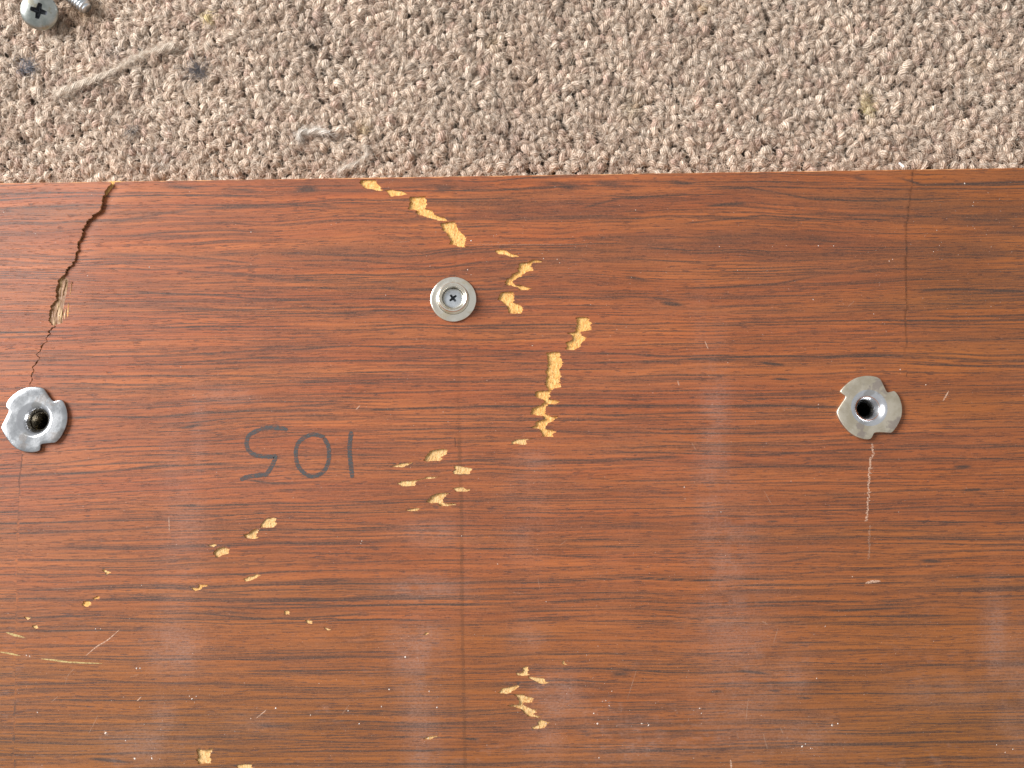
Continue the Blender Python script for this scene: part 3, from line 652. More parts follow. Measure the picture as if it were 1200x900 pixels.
# ================================================================== INSERTS
def lathe_fn(prof, n, parent, name, m, loc=(0, 0, 0), smooth=True):
    V3 = []; a = np.arange(n) * 2 * math.pi / n
    for r_, z_ in prof: V3.append(np.column_stack([r_ * np.cos(a), r_ * np.sin(a), np.full(n, z_)]))
    V3 = np.vstack(V3); Fq = []
    j = np.arange(n); j2 = (j + 1) % n
    for i in range(len(prof) - 1): Fq.append(np.column_stack([i * n + j, i * n + j2, (i + 1) * n + j2, (i + 1) * n + j]))
    return mesh(name, V3, np.vstack(Fq), m, parent, smooth, loc=loc)
def insert(label, center_px, outline, origin, zoom, rf, rh, hdepth, mflange, fun_off, thread_from):
    ctr = P(*center_px, .0011); root = empty('threaded_insert', (ctr[0], ctr[1], 0))
    tag(root, label, 'threaded insert', 'three pronged steel inserts set in the board')
    o = W_at(tr(origin, zoom, outline), .0011) - ctr[:2]
    # polar resample that keeps the corners
    ang = np.unwrap(np.arctan2(o[:, 1], o[:, 0])); rad = np.hypot(o[:, 0], o[:, 1])
    if ang[-1] < ang[0]: ang, rad, o = ang[::-1], rad[::-1], o[::-1]
    dens = []
    for i in range(len(o)):
        a, b = o[i], o[(i + 1) % len(o)]; k2 = max(2, int(np.hypot(*(b - a)) / .0006))
        for t in range(k2): dens.append(a + (b - a) * t / k2)
    dens = np.array(dens)
    # soften the hand traced arcs a little, leave the notches crisp
    for _ in range(1): dens = .25 * np.roll(dens, 1, 0) + .5 * dens + .25 * np.roll(dens, -1, 0)
    n_ = len(dens); th = np.arctan2(dens[:, 1], dens[:, 0]); rr = np.hypot(dens[:, 0], dens[:, 1])
    zt = .0011; rings = []
    rings.append((np.ones(n_), -.00003, 'o')); rings.append((np.full(n_, 1.), zt - .00022, 'o')); rings.append((np.full(n_, .992), zt - .00007, 'o')); rings.append((np.full(n_, .972), zt, 'o'))
    V3 = [np.column_stack([dens * s[:, None], np.full(n_, z_)]) for s, z_, _ in rings]
    # flat ring, then the throat: a smooth trumpet into the hole
    dirs = np.column_stack([np.cos(th), np.sin(th)])
    outer = dens * .972
    for t in (.33, .66, 1.0):
        tgt = dirs * rf; q = outer + (tgt - outer) * t
        V3.append(np.column_stack([q, np.full(n_, zt - .00003 * t)]))
    nr = len(V3)
    i = np.arange(n_); i2 = (i + 1) % n_
    def strip(k2): return np.column_stack([k2 * n_ + i, k2 * n_ + i2, (k2 + 1) * n_ + i2, (k2 + 1) * n_ + i])
    mesh('flange', np.vstack(V3), np.vstack([strip(k2) for k2 in range(nr - 1)]), mflange, root, True)
    prof = []
    for t in np.linspace(0, 1, 14):
        a = t * math.pi / 2; prof.append((rf - (rf - rh) * (.45 * math.sin(a) + .55 * t), zt - .00003 - hdepth * (.55 * (1 - math.cos(a)) + .45 * t**1.5)))
    off = np.array(fun_off)
    V3 = [np.column_stack([dirs * r_ + off * min(1, (k2 / 13)), np.full(n_, z_)]) for k2, (r_, z_) in enumerate(prof)]
    zb = prof[-1][1]
    V3.append(np.column_stack([dirs * rh + off, np.full(n_, zb - .0006)]))
    mesh('throat', np.vstack(V3), np.vstack([strip(k2) for k2 in range(len(V3) - 1)]), FUNNEL, root, True)
    # threaded barrel
    nn, mm_ = 56, 150; zz = np.linspace(zb - .0004, -.0135, mm_); V3 = []
    a = np.arange(nn) * 2 * math.pi / nn; pitch = .00095
    for z_ in zz:
        ph = (z_ / pitch - a / (2 * math.pi)) % 1.0; tri = np.abs(ph - .5) * 2
        r_ = rh + .00003 - .00045 * tri * thread_from
        V3.append(np.column_stack([r_ * np.cos(a) + off[0], r_ * np.sin(a) + off[1], np.full(nn, z_)]))
    j = np.arange(nn); j2 = (j + 1) % nn
    Fq = np.vstack([np.column_stack([k2 * nn + j, k2 * nn + j2, (k2 + 1) * nn + j2, (k2 + 1) * nn + j]) for k2 in range(mm_ - 1)])
    mesh('thread', np.vstack(V3), Fq, THREAD, root, True)
    return root
def W_at(pts, z): q = np.asarray(pts); return P(q[:, 0], q[:, 1], z)[:, :2]
outR = [(520,103),(600,100),(670,112),(715,135),(730,160),(762,225),(800,305),(835,290),(885,275),(915,310),(942,350),(962,410),(975,470),(975,530),(965,590),(940,650),(905,710),(850,778),(790,768),(700,765),(642,770),(632,805),(605,850),(540,850),(480,835),(420,810),(340,755),(270,670),(235,610),(215,560),(205,520),(240,460),(285,395),(318,345),(285,320),(240,292),(270,250),(310,210),(370,160),(440,122)]
outL = [(245,250),(310,247),(378,257),(402,290),(430,335),(465,378),(505,368),(542,358),(568,400),(585,450),(592,510),(588,560),(570,620),(535,685),(490,741),(420,745),(352,752),(356,780),(345,815),(280,826),(210,820),(150,798),(100,760),(55,700),(22,650),(5,605),(30,560),(60,500),(82,460),(60,440),(45,415),(65,370),(110,320),(170,278)]
insert('grey steel three pronged insert at the left of the board, thread in its hole', (39.8, 491.5), outL, (0, 420), 7.5, .0052, .0028, .0030, STEEL_L, (.0001, -.0001), 1)
insert('yellowed steel three pronged insert at the right, above the pale scratch', (1018.7, 477.9), outR, (960, 430), 10, .0053, .0020, .0042, STEEL_R, (-.0002, 0), .35)

# ================================================================== CAP WITH SCREW
cap = empty('flanged_ferrule', (CAP[0], CAP[1], 0))
tag(cap, 'round nickel ferrule holding a cross head screw, mid board beside the yellow tears', 'ferrule')
lathe_fn([(.0067, .00002), (.00682, .0003), (.00680, .0005), (.0066, .00062), (.0060, .00060), (.0052, .00062), (.00475, .00075)], 96, cap, 'washer', NICKEL)
lathe_fn([(.00478, .0006), (.00458, .0010), (.00450, .0018), (.00448, .0027), (.00440, .0031), (.00425, .0034), (.00402, .0035), (.00380, .00335), (.00366, .0031), (.00350, .0030), (.00334, .0029), (.00322, .0026), (.00315, .0021), (.00312, .0014), (.00304, .0006)], 96, cap, 'collar', NICKEL)
def cross_poly(r, wv, rot, taper=1.0):
    pts_ = []
    for k2 in range(4):
        a = rot + k2 * math.pi / 2; d = np.array([math.cos(a), math.sin(a)]); nr_ = np.array([-d[1], d[0]])
        pts_ += [d * wv * 1.15 * 1 - nr_ * wv * 1.0 + 0 * d, d * r - nr_ * wv * .8, d * (r * 1.04), d * r + nr_ * wv * .8]
    return np.array(pts_)
def cross_head(parent, name, R_, dome, zbase, rc, wc, rot, m, depth, skirt):
    """round head with a real cross recess"""
    outline = circ((0, 0), R_, 72); cr_ = cross_poly(rc, wc, rot)
    rings = [circ((.0, .0), R_ * s, 60) + 1e-7 for s in (.97, .9, .8, .68)]
    allp_ = np.vstack([outline, cr_] + rings + [cross_poly(rc * 1.12, wc * 1.25, rot)])
    cs = [(i, (i + 1) % 72) for i in range(72)] + [(72 + i, 72 + (i + 1) % 16) for i in range(16)]
    r = delaunay_2d_cdt([Vector((a * 1000, b * 1000)) for a, b in allp_], cs, [], 0, 1e-4)
    v = np.array([(p[0], p[1]) for p in r[0]]) / 1000; t = np.array(r[2]); ce = v[t].mean(1)
    t = t[~pip(ce, cr_)]
    q = np.hypot(v[:, 0], v[:, 1]) / R_
    z = zbase + dome * (1 - q**2.6) - np.where(q > .95, (q - .95) * R_ * 1.2, 0)
    V3 = np.column_stack([v, z]); nv = len(V3)
    ol = np.column_stack([outline, np.full(72, zbase - (.05) * R_ * 1.2)]); ol2 = ol.copy(); ol2[:, 2] = zbase - skirt; ol2[:, :2] *= .98
    V3 = np.vstack([V3, ol, ol2]); i = np.arange(72); i2 = (i + 1) % 72
    wl = np.vstack([np.column_stack([nv + i, nv + 72 + i, nv + i2]), np.column_stack([nv + i2, nv + 72 + i, nv + 72 + i2])])
    h = mesh(name, V3, np.vstack([t, wl]), m, parent, True)
    def zc(p): return zbase + dome * (1 - (np.hypot(p[:, 0], p[:, 1]) / R_)**2.6)
    l0 = np.column_stack([cr_, zc(cr_)]); l1 = cr_ * .62; l1 = np.column_stack([l1, zc(cr_) - depth * .7]); c_ = np.array([[0, 0, zbase + dome - depth]])
    V3 = np.vstack([l0, l1, c_]); i = np.arange(16); i2 = (i + 1) % 16
    Fq = np.vstack([np.column_stack([i, i2, 16 + i2]), np.column_stack([i, 16 + i2, 16 + i]), np.column_stack([16 + i, 16 + i2, np.full(16, 32)])])
    mesh('cross_recess', V3, Fq[:, ::-1], PIT, h, False)
    return h
cross_head(cap, 'screw_head', .00305, .00025, .0015, .00125, .00036, math.radians(38), SCREWM, .0011, .0006)

# ================================================================== CARPET
ZC = -.0165                                        # carpet backing
PILE = .0052
CARB = simple('carpet_backing', (.34, .25, .19), (.46, .36, .28), 700, .95, .0005)
floor = mesh('carpet_floor', [(-.6, -.5, ZC), (.6, -.5, ZC), (.6, .6, ZC), (-.6, .6, ZC)], np.array([[0, 1, 2, 3]]), CARB, None, False)
tag(floor, 'beige loop pile carpet under and behind the board', kind='structure')
def yarn_material(name, base=None):
    m, nt, b = mat(name)
    uvw = attr(nt, 'yarn', 'Vector'); tint = attr(nt, 'tint', 'Vector')
    sep = nt.nodes.new('ShaderNodeSeparateXYZ'); nt.links.new(uvw, sep.inputs[0])
    th, s, rnd = sep.outputs
    # twisted strands: stripes that wind round the yarn
    ph = math_(nt, 'ADD', math_(nt, 'MULTIPLY', th, 9.0), math_(nt, 'MULTIPLY', s, 7.5))
    co = objco(nt)
    wob = noise(nt, co, 900, 2, .6)
    stripe = math_(nt, 'SINE', math_(nt, 'ADD', ph, math_(nt, 'MULTIPLY', wob, 7.0)))
    fine = noise(nt, co, 3800, 3, .7)
    st = ramp(nt, math_(nt, 'ADD', math_(nt, 'MULTIPLY', stripe, .5), fine), -.1, 1.0)
    col = mix(nt, st, mix(nt, 1.0, tint, (.60, .52, .46), 'MULTIPLY'), mix(nt, 1.0, tint, (1.12, 1.12, 1.12), 'MULTIPLY'))
    col = mix(nt, ramp(nt, noise(nt, co, 1500, 2, .6), .55, .75, 0, .5), col, mix(nt, 1.0, tint, (.62, .50, .42), 'MULTIPLY'))
    nt.links.new(col, b.inputs['Base Color']); b.inputs['Roughness'].default_value = .8
    b.inputs['Specular IOR Level'].default_value = .12
    b.inputs['Sheen Weight'].default_value = .15
    bump(nt, b, math_(nt, 'ADD', math_(nt, 'MULTIPLY', stripe, .5), fine), .00024, .9)
    return m
YARN = yarn_material('wool_yarn')

SEG, SID = 8, 10
def tubes(centers_paths, radii, twist):
    """centers_paths (n, SEG+1, 3), radii (n, SEG+1) -> verts, faces, yarn attr"""
    n_, m_, _ = centers_paths.shape
    tg = np.gradient(centers_paths, axis=1); tg /= np.linalg.norm(tg, axis=2, keepdims=True) + 1e-12
    up = np.zeros_like(tg); side = np.stack([-tg[..., 1], tg[..., 0], 0 * tg[..., 0]], -1)
    # constant side vector for each path: perpendicular to its plan direction
    d0 = centers_paths[:, -1] - centers_paths[:, 0]; sd = np.stack([-d0[:, 1], d0[:, 0], 0 * d0[:, 0]], -1)
    sd /= np.linalg.norm(sd, axis=1, keepdims=True) + 1e-12; side = np.repeat(sd[:, None, :], m_, 1)
    up = np.cross(tg, side); side = np.cross(up, tg)
    a = np.arange(SID) * 2 * math.pi / SID
    s_ = np.cumsum(np.concatenate([np.zeros((n_, 1)), np.linalg.norm(np.diff(centers_paths, axis=1), axis=2)], 1), 1) * 1000
    lob = 1 + .17 * np.cos(2 * a[None, None, :] + 2.4 * (s_ * np.sign(twist)[:, None])[:, :, None] + twist[:, None, None] * 9) + .085 * rng.normal(0, 1, (n_, m_, SID)).clip(-2, 2)
    V3 = centers_paths[:, :, None, :] + (radii[:, :, None] * lob)[..., None] * (np.cos(a)[None, None, :, None] * side[:, :, None, :] + np.sin(a)[None, None, :, None] * up[:, :, None, :])
    base = (np.arange(n_) * m_ * SID)[:, None, None]
    i = np.arange(m_ - 1)[None, :, None]; j = np.arange(SID)[None, None, :]; j2 = (j + 1) % SID
    q = np.stack([base + i * SID + j, base + i * SID + j2, base + (i + 1) * SID + j2, base + (i + 1) * SID + j], -1).reshape(-1, 4)
    s = np.cumsum(np.concatenate([np.zeros((n_, 1)), np.linalg.norm(np.diff(centers_paths, axis=1), axis=2)], 1), 1) * 1000
    at = np.stack([np.broadcast_to(a[None, None, :], (n_, m_, SID)), np.broadcast_to(s[:, :, None], (n_, m_, SID)) * twist[:, None, None], np.broadcast_to(twist[:, None, None], (n_, m_, SID))], -1)
    return V3.reshape(-1, 3), q, at.reshape(-1, 3)

# loop positions: loose rows running up the picture
dx, dy = .00205, .00222
lx = np.arange(-.185, .185, dx); ly = np.arange(YTOP - .008, YTOP + .075, dy)
LX, LY = np.meshgrid(lx, ly); LX = LX.ravel(); LY = LY.ravel()
LY = LY + (np.round(LX / dx).astype(int) % 2) * dy * .5
LX = LX + rng.normal(0, .00048, len(LX)) + .0016 * (fbm(LX * 60, LY * 60, 2, 201) - .5) * 2
LY = LY + rng.normal(0, .00055, len(LY)) + .0014 * (fbm(LX * 70 + 9, LY * 70, 2, 203) - .5) * 2
keep = ~((LY < YTOP + .0009) & (LX > X0))
LX, LY = LX[keep], LY[keep]; nL = len(LX)
ang = rng.normal(math.pi / 2, .6, nL) + 1.6 * (fbm(LX * 90, LY * 90, 2, 207) - .5)
half = rng.uniform(.0006, .0014, nL) * (.75 + .6 * fbm(LX * 50, LY * 50, 2, 208)); hgt = PILE * (.82 + .22 * fbm(LX * 260, LY * 260, 2, 211)) + rng.normal(0, .00042, nL)
hgt = hgt - .0009 * np.exp(-((LY - YTOP) / .0016)**2)
t = np.linspace(-1, 1, SEG + 1)
arch = 1 - np.abs(t)**2.4
lean = rng.normal(0, .00035, (nL, 2))
cx = LX[:, None] + np.cos(ang)[:, None] * half[:, None] * t + lean[:, :1] * arch
cy_ = LY[:, None] + np.sin(ang)[:, None] * half[:, None] * t + lean[:, 1:] * arch
# the arch starts part-way up, its feet are hidden among the neighbours
cz = ZC + hgt[:, None] * (.58 + .42 * arch) - .0011
path = np.stack([cx, cy_, cz], -1)
rad = (rng.uniform(.00088, .00140, nL))[:, None] * (1 - .12 * np.abs(t)[None, :]) * (1 + .10 * rng.uniform(-1, 1, (nL, SEG + 1)))
tw = rng.choice([-1, 1], nL) * rng.uniform(.8, 1.4, nL)
PV, PF, PA = tubes(path, rad, tw)
# colour of each loop
u_, v_ = PX(LX, LY, ZC + PILE)
cream, beige, taupe, rose = np.array([.76, .645, .545]), np.array([.70, .57, .47]), np.array([.56, .43, .35]), np.array([.64, .48, .40])
r1 = rng.random(nL)[:, None]; r2 = rng.random(nL)[:, None]; big = fbm(u_ / 90, v_ / 60, 3, 221)[:, None]
tint = np.where(r1 < .42, cream, np.where(r1 < .80, beige, np.where(r1 < .92, taupe, rose)))
tint = tint * np.array([1.0, .975, .925]) * (.81 + .30 * r2) * (.86 + .26 * big)
def stain_shade(cu, cv, ru, rv, c, s):
    global tint
    k2 = s * np.exp(-(((u_ - cu) / ru)**2 + ((v_ - cv) / rv)**2)) * rng.uniform(.5, 1.1, nL); k2 = np.clip(k2, 0, 1)[:, None]
    tint = tint * (1 - k2) + np.array(c) * k2
stain_shade(30, 78, 9, 11, (.20, .19, .20), .7); stain_shade(232, 82, 15, 10, (.19, .165, .155), .7); stain_shade(155, 155, 8, 7, (.2, .18, .16), .8)
stain_shade(95, 12, 28, 20, (.32, .19, .09), .75); stain_shade(75, 28, 20, 10, (.28, .17, .10), .7); stain_shade(243, 20, 6, 5, (.62, .48, .12), .9); stain_shade(190, 70, 8, 5, (.38, .20, .08), .8)  # first two patches paint in the brown shade and reflection of the screws
stain_shade(425, 150, 7, 10, (.40, .27, .10), .8); stain_shade(577, 48, 7, 9, (.45, .32, .14), .7); stain_shade(1020, 122, 7, 14, (.58, .50, .16), .7); stain_shade(742, 125, 8, 12, (.42, .34, .16), .6)
stain_shade(612, 75, 18, 60, (.45, .31, .22), .45); stain_shade(605, 170, 24, 34, (.40, .29, .24), .45); stain_shade(820, 8, 10, 5, (.5, .36, .18), .6); stain_shade(1170, 45, 6, 5, (.28, .16, .10), .8); stain_shade(1150, 78, 6, 6, (.40, .30, .12), .7)
stain_shade(190, 185, 12, 12, (.30, .29, .28), .5); stain_shade(130, 60, 12, 8, (.26, .25, .27), .4); stain_shade(215, 12, 10, 12, (.42, .30, .22), .6); stain_shade(370, 30, 14, 20, (.48, .36, .30), .4)
PT = np.repeat(tint, (SEG + 1) * SID, 0)
# stray fibres standing off the yarn
nH = 85000
ix = rng.integers(0, nL, nH); a = rng.uniform(0, 2 * math.pi, nH); ln = rng.uniform(.0008, .0030, nH)
p0 = np.column_stack([LX[ix] + rng.normal(0, .0008, nH), LY[ix] + rng.normal(0, .0008, nH), ZC - .0006 + hgt[ix] + rad[ix, 3] * .75 + rng.uniform(-.0007, .00030, nH)])
d = np.column_stack([np.cos(a), np.sin(a), rng.uniform(-.25, .30, nH)]); bend = np.column_stack([-np.sin(a), np.cos(a), -.3 + 0 * a]) * rng.uniform(-.6, .6, nH)[:, None]
hp = []
for tt in np.linspace(0, 1, 4): hp.append(p0 + (d * tt + bend * tt**2) * ln[:, None])
hp = np.stack(hp, 1); sd = np.column_stack([-np.sin(a), np.cos(a), 0 * a]); wv = rng.uniform(.00003, .00008, nH)
wprof = np.array([1, 1, .8, .4])
hv = np.stack([hp + sd[:, None] * (wv[:, None] * wprof)[..., None], hp - sd[:, None] * (wv[:, None] * wprof)[..., None]], 2)   # n,4,2,3
okh = hp[:, :, 1].min(1) > YTOP + .0008
hv = hv[okh]; nH = len(hv)
b0 = (np.arange(nH) * 8)[:, None] + len(PV)
HF = np.stack([np.stack([b0[:, 0] + 2 * i, b0[:, 0] + 2 * i + 1, b0[:, 0] + 2 * i + 3, b0[:, 0] + 2 * i + 2], -1) for i in range(3)], 1).reshape(-1, 4)
HVv = hv.reshape(-1, 3)
HT = np.repeat(tint[ix[okh]] * rng.uniform(.75, 1.15, (nH, 1)), 8, 0).clip(0, .88)
pile = mesh('loop_pile', np.vstack([PV, HVv]), np.vstack([PF, HF]), YARN, floor, True, None,
            {'yarn': np.vstack([PA, np.zeros((len(HVv), 3))]), 'tint': np.vstack([PT, HT])})
tag(pile, kind='stuff')

# ---- loose yarn strand and lint lying on the pile
def worm(name, pts_px, z, r0, tintc, parent=None, plies=2, wob=.0003, twist=2.2, rt=None, flat=1.0):
    c = catmull(pts_px, 10); zz = ZC + PILE + z
    c3 = P(c[:, 0], c[:, 1], zz); n_ = len(c3); t = np.linspace(0, 1, n_)
    c3[:, 2] += wob * np.sin(t * 9) + wob * .5 * np.sin(t * 23)
    tg = np.gradient(c3, axis=0); tg /= np.linalg.norm(tg, axis=1)[:, None]
    sd = np.column_stack([-tg[:, 1], tg[:, 0], 0 * t]); sd /= np.linalg.norm(sd, axis=1)[:, None]; up = np.cross(tg, sd); up *= np.sign(up[:, 2:3])
    a = np.arange(16) * 2 * math.pi / 16; s = np.concatenate([[0], np.cumsum(np.linalg.norm(np.diff(c3, axis=0), axis=1))]) * 1000
    prof = np.ones(n_) if rt is None else np.interp(t, *rt)
    V3 = []; at = []
    for k2 in range(n_):
        rr = r0 * prof[k2] * (1 + .22 * np.cos(plies * (a + s[k2] * twist / plies))) * (1 + .08 * rng.uniform(-1, 1))
        V3.append(c3[k2] + rr[:, None] * (np.cos(a)[:, None] * sd[k2] + flat * np.sin(a)[:, None] * up[k2])); at.append(np.column_stack([a, np.full(16, s[k2]), np.ones(16)]))
    V3 = np.vstack(V3); at = np.vstack(at); j = np.arange(16); j2 = (j + 1) % 16
    Fq = np.vstack([np.column_stack([k2 * 16 + j, k2 * 16 + j2, (k2 + 1) * 16 + j2, (k2 + 1) * 16 + j]) for k2 in range(n_ - 1)])
    # frayed fibres
    m_ = int(s[-1] * 30); k3 = rng.integers(0, n_, m_); aa = rng.uniform(0, math.pi, m_)
    q0 = c3[k3] + (r0 * prof[k3] * .9)[:, None] * (np.cos(aa)[:, None] * sd[k3] + np.sin(aa)[:, None] * up[k3] * flat)
    dr = tg[k3] * rng.choice([-1, 1], m_)[:, None] + sd[k3] * rng.normal(0, .6, (m_, 1)) + up[k3] * rng.uniform(-.1, .3, (m_, 1)); L = rng.uniform(.001, .003, m_)[:, None]
    pr = sd[k3] * .00003
    q1 = q0 + dr * L * .5; q2 = q0 + dr * L + sd[k3] * L * rng.normal(0, .3, (m_, 1))
    fv = np.stack([q0 - pr, q0 + pr, q1 - pr, q1 + pr, q2 - pr * .4, q2 + pr * .4], 1).reshape(-1, 3); b0 = len(V3) + np.arange(m_) * 6
    ff = np.vstack([np.column_stack([b0, b0 + 1, b0 + 3, b0 + 2]), np.column_stack([b0 + 2, b0 + 3, b0 + 5, b0 + 4])])
    Va = np.vstack([V3, fv]); tt = np.tile(np.array(tintc), (len(Va), 1)) * np.concatenate([np.ones(len(V3)), rng.uniform(.9, 1.3, len(fv))])[:, None]
    ctr = c3.mean(0)
    return mesh(name, Va - ctr, np.vstack([Fq, ff]), YARN, parent, True, None, {'yarn': np.vstack([at, np.zeros((len(fv), 3))]), 'tint': tt.clip(0, .9)}, loc=ctr)
y = worm('yarn_strand', [(66, 111), (80, 105), (100, 97), (118, 90), (138, 80), (156, 69), (172, 62), (190, 58), (204, 53)], .0006, .0008, (.68, .58, .47), wob=.0002, twist=1.6, rt=([0, .1, .35, .5, .6, .8, 1], [1.1, 1.5, 1.3, .9, .6, 1.1, 1.6]), flat=.6)
tag(y, 'long pale loose yarn strand lying on the carpet near the top left', 'yarn')
y = worm('yarn_strand', [(350, 164), (352, 157), (362, 154), (374, 154), (386, 157)], .0006, .0009, (.74, .68, .60), twist=1.4)
tag(y, 'short fuzzy curl of greyish yarn on the carpet, behind the left half of the board', 'yarn')
y = worm('yarn_strand', [(398, 201), (410, 196), (422, 190), (431, 181), (427, 172)], .0002, .0008, (.72, .64, .54), twist=1.6)
tag(y, 'curled pulled yarn touching the far edge of the board beside the yellow tear', 'yarn')
def lint(ctr_px, rpx, nf, col, label):
    c = P(*ctr_px, ZC + PILE + .0002); V3 = []; Fq = []
    r_ = rpx * .00025
    for _ in range(nf):
        p = rng.normal(0, .45, 3) * np.array([r_, r_, .0004]); a = rng.uniform(0, 2 * math.pi); k2 = rng.normal(0, 1.4); L = rng.uniform(.5, 1.4) * r_
        base = len(V3); wv = rng.uniform(.00003, .00007)
        for j in range(7):
            d = np.array([math.cos(a), math.sin(a), rng.normal(0, .2)]); s_ = np.array([-d[1], d[0], 0]) * wv
            V3 += [p - s_, p + s_, p + [0, 0, wv]]; p = p + d * L / 6; a += k2 / 6
        for j in range(6):
            o = base + 3 * j
            for q in range(3): q2 = (q + 1) % 3; Fq.append((o + q, o + q2, o + 3 + q2, o + 3 + q))
    m = bpy.data.materials.get('dark_lint_' + str(nf)) or simple('dark_lint_' + str(nf), tuple(col), tuple(min(1, 2.6 * x + .02) for x in col), 1200, .9)
    tag(mesh('lint_tuft', V3, Fq, m, None, True, loc=c), label, 'lint')
lint((30, 78), 11, 70, (.085, .09, .105), 'small bluish grey tuft of lint on the carpet at the left edge of the photo')
lint((231, 82), 13, 90, (.055, .05, .052), 'dark grey tuft of lint on the carpet right of the loose yarn strand')
lint((154, 155), 8, 35, (.07, .06, .055), 'faint grey tuft of lint on the carpet below the loose yarn strand')

# ---- screws on the carpet
def helix(parent, name, rr, pitch, L, m, depth=.0004, taper_end=True):
    nn = 36; rows = int(L / pitch * 12); V3 = []; a = np.arange(nn) * 2 * math.pi / nn; zz = np.linspace(0, -L, rows)
    for z_ in zz:
        ph = (z_ / pitch + a / (2 * math.pi)) % 1.0; tri = 1 - np.abs(ph - .5) * 2
        r_ = rr - depth + depth * sstep(.25, .75, tri)
        if taper_end: r_ = r_ * np.interp(-z_, [L - .0012, L], [1, .72])
        V3.append(np.column_stack([r_ * np.cos(a), r_ * np.sin(a), np.full(nn, z_)]))
    V3.append(np.array([[0, 0, -L]])); V3 = np.vstack(V3); j = np.arange(nn); j2 = (j + 1) % nn
    Fq = [(k2 * nn + q, (k2 + 1) * nn + q, (k2 + 1) * nn + (q + 1) % nn, k2 * nn + (q + 1) % nn) for k2 in range(rows - 1) for q in range(nn)]
    Fq += [((rows - 1) * nn + (q + 1) % nn, (rows - 1) * nn + q, rows * nn) for q in range(nn)]
    return mesh(name, V3, Fq, m, parent, True)
def screw(label, R_, dome, skirt, sh_r, L, rc, wc, rot, m):
    root = empty('machine_screw')
    tag(root, label, 'screw', 'loose screws lying on the carpet')
    cross_head(root, 'screw_head', R_, dome, 0, rc, wc, rot, m, .0022, skirt)
    a = lathe_fn([(R_ * .98, -skirt), (sh_r, -skirt - .0001), (sh_r, -skirt - .003)], 48, root, 'shank', m)
    for p in a.data.polygons: pass
    t_ = helix(root, 'thread', sh_r, .0010, L, m); t_.location = (0, 0, -skirt - .003)
    return root
s1 = screw('pan head screw with a cross slot, head up on the carpet at top left', .0056, .0016, .0017, .0024, .011, .0024, .00075, math.radians(35), HEADM)
hp_ = P(46, 13.5, -.0062)
s1.location = hp_
s1.rotation_euler = Vector((.30, -.34, .90)).to_track_quat('Z', 'Y').to_euler()
s2 = screw('threaded screw cut by the photo edge, right of the pan head screw', .0045, .0014, .0014, .0023, .016, .0022, .0004, .3, SCREWM)
tip = P(101, 9, -.0092); ax = Vector((-.78, .60, .12)).normalized()
s2.location = Vector(tip) + ax * (.0014 + .003 + .016 - .0006)
s2.rotation_euler = ax.to_track_quat('Z', 'Y').to_euler()

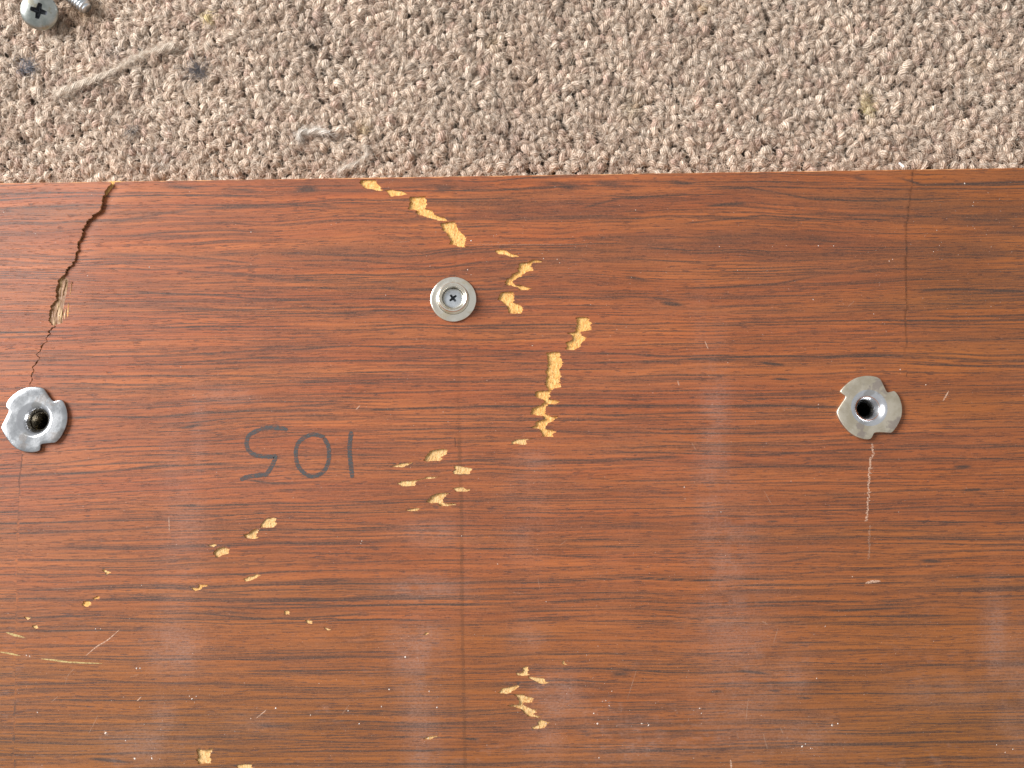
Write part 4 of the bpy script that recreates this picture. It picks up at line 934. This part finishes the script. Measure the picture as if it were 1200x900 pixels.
# ================================================================== DUST
def dust():
    pos = []
    for _ in range(800):
        pos.append((rng.uniform(-10, 1210), rng.uniform(214, 910), rng.uniform(.18, .42)))
    for cu, cv, s, n_ in ((690, 800, 45, 40), (730, 840, 40, 40), (220, 820, 25, 24), (180, 880, 40, 50), (320, 840, 60, 24), (1110, 300, 40, 40), (640, 300, 40, 30), (880, 860, 60, 50), (950, 870, 20, 30), (700, 320, 90, 50), (560, 240, 60, 40), (1040, 300, 60, 20), (490, 790, 40, 20), (1150, 250, 40, 30), (730, 890, 40, 20)):
        for _ in range(n_ // 2): pos.append((rng.normal(cu, s), rng.normal(cv, s * .6), rng.uniform(.3, .75)))
    for p in [(1130.5,215,1.7),(1140,241,1.1),(1141,237,.8),(1158,226,.9),(1098,270,.9),(1042,306,1.3),(1046,304,1.0),(1094,295,.9),(102.5,323,1.3),(497,408,.0),(624,405,1.2),(226.5,463,1.6),(212,430,1.1),(175,313,1.1),(512,829,1.4),(717,810,1.6),(706,822,1.0),(710,821,.9),(714,827,.9),(967,734,1.1),(999,676,1.0),(1053,600,1.0),(927,564,.9),(802,571,1.2),(583,661,1.3),(166,686,1.0),(70,370,1.0),(552,282,1.5),(5,249,1.3),(541,628,.9),(640,705,1.0),(504,312,1.2),(548,316,1.1),(552,322,1.0),(637,303,1.1),(653,304,1.0),(656,308,.9),(1055,433,1.1),(953,351,1.1),(1024,368,1.1),(740,325,.8),(959,474,1.1),(452,346,1.0),(1085,451,1.5),(853,425,1.0),(294,272,1.1),(745,246,1.1),(500,300,.8),(843,289,1.0),(959,288,1.2),(977,288,1.0),(112,737,1.5),(118,737,1.1),(35,769,1.9),(31,768,1.4),(160,783,2.1),(164,783,1.4),(44,835,1.5),(124,859,2.4),(147,868,1.2),(158,889,2.2),(178,889,2),(225,819,1.6),(222,816,1.2),(230,816,1.2),(228,823,1.0),(323,830,1.5),(294,842,1.5),(421,848,2.0),(364,838,1.2),(408,833,1.3),(475,770,2),(503,810,1.4),(456,808,1.5),(447,828,1.5),(502,865,1.4),(640,848,2),(700,848,2.4),(752,848,2.2),(760,850,2.0),(696,836,1.5),(820,830,1.7),(822,836,1.3),(975,850,2.2),(982,848,1.5),(940,875,1.7),(950,877,1.6),(944,872,1.2),(957,795,1.4),(702,888,1.5),(1178,882,1.6),(1168,873,1.2),(1187,878,1.3),(845,600,1.0),(423,637,1.3),(424,634,1.0)]: pos.append((p[0], p[1], max(p[2], .5) * 1.15))
    V3 = []; Fq = []
    base_v = np.array([(1, 0, 0), (0, 1, 0), (-1, 0, 0), (0, -1, 0), (0, 0, .7), (0, 0, -.2)])
    bf = [(0, 1, 4), (1, 2, 4), (2, 3, 4), (3, 0, 4), (1, 0, 5), (2, 1, 5), (3, 2, 5), (0, 3, 5)]
    obst = [(40, 491, 42), (1019, 478, 42), (531, 350, 30)]
    for u, v, r_ in pos:
        if any((u - a)**2 + (v - b)**2 < c * c for a, b, c in obst): continue
        p = P(u, v, .00003); 
        if p[1] > YTOP: continue
        p[2] += float(flap_lift(np.array([p[0]]), np.array([p[1]]))[0]) if u < np.interp(v, cl[:, 1], cl[:, 0]) and v < 455 else 0
        a = rng.uniform(0, 6.28); c, s = math.cos(a), math.sin(a); e = rng.uniform(.5, 1)
        q = (base_v * np.array([1, e, .6]) * (1 + rng.uniform(-.3, .3, (6, 3)))) * r_ * .00014
        q = np.column_stack([q[:, 0] * c - q[:, 1] * s, q[:, 0] * s + q[:, 1] * c, q[:, 2]]) + p
        b = len(V3); V3 += list(q); Fq += [(b + x, b + y_, b + z_) for x, y_, z_ in bf]
    m = simple('pale_dust', (.62, .44, .33), (.84, .76, .68), 300, .9)
    tag(mesh('wood_dust', V3, np.array(Fq), m, None, False), 'pale specks of dust scattered over the brown board', 'dust', kind='stuff')
dust()
c_ = P(1055.5, 193.5, -.0098)
tag(mesh('paper_chip', [(-.0008, .0006, .0003), (-.0004, .0008, .0006), (.0010, -.0005, .0004), (.0006, -.0009, .0001), (-.0006, .0004, -.0001), (.0007, -.0008, -.0002)],
     [(0, 3, 2, 1), (0, 4, 5, 3), (1, 2, 5, 4), (0, 1, 4), (3, 5, 2)], simple('white_chip', (.8, .8, .78), (.9, .9, .88), 500, .8), None, False, loc=c_),
    'tiny white chip on the carpet at the board edge, by the right hand crack', 'chip')
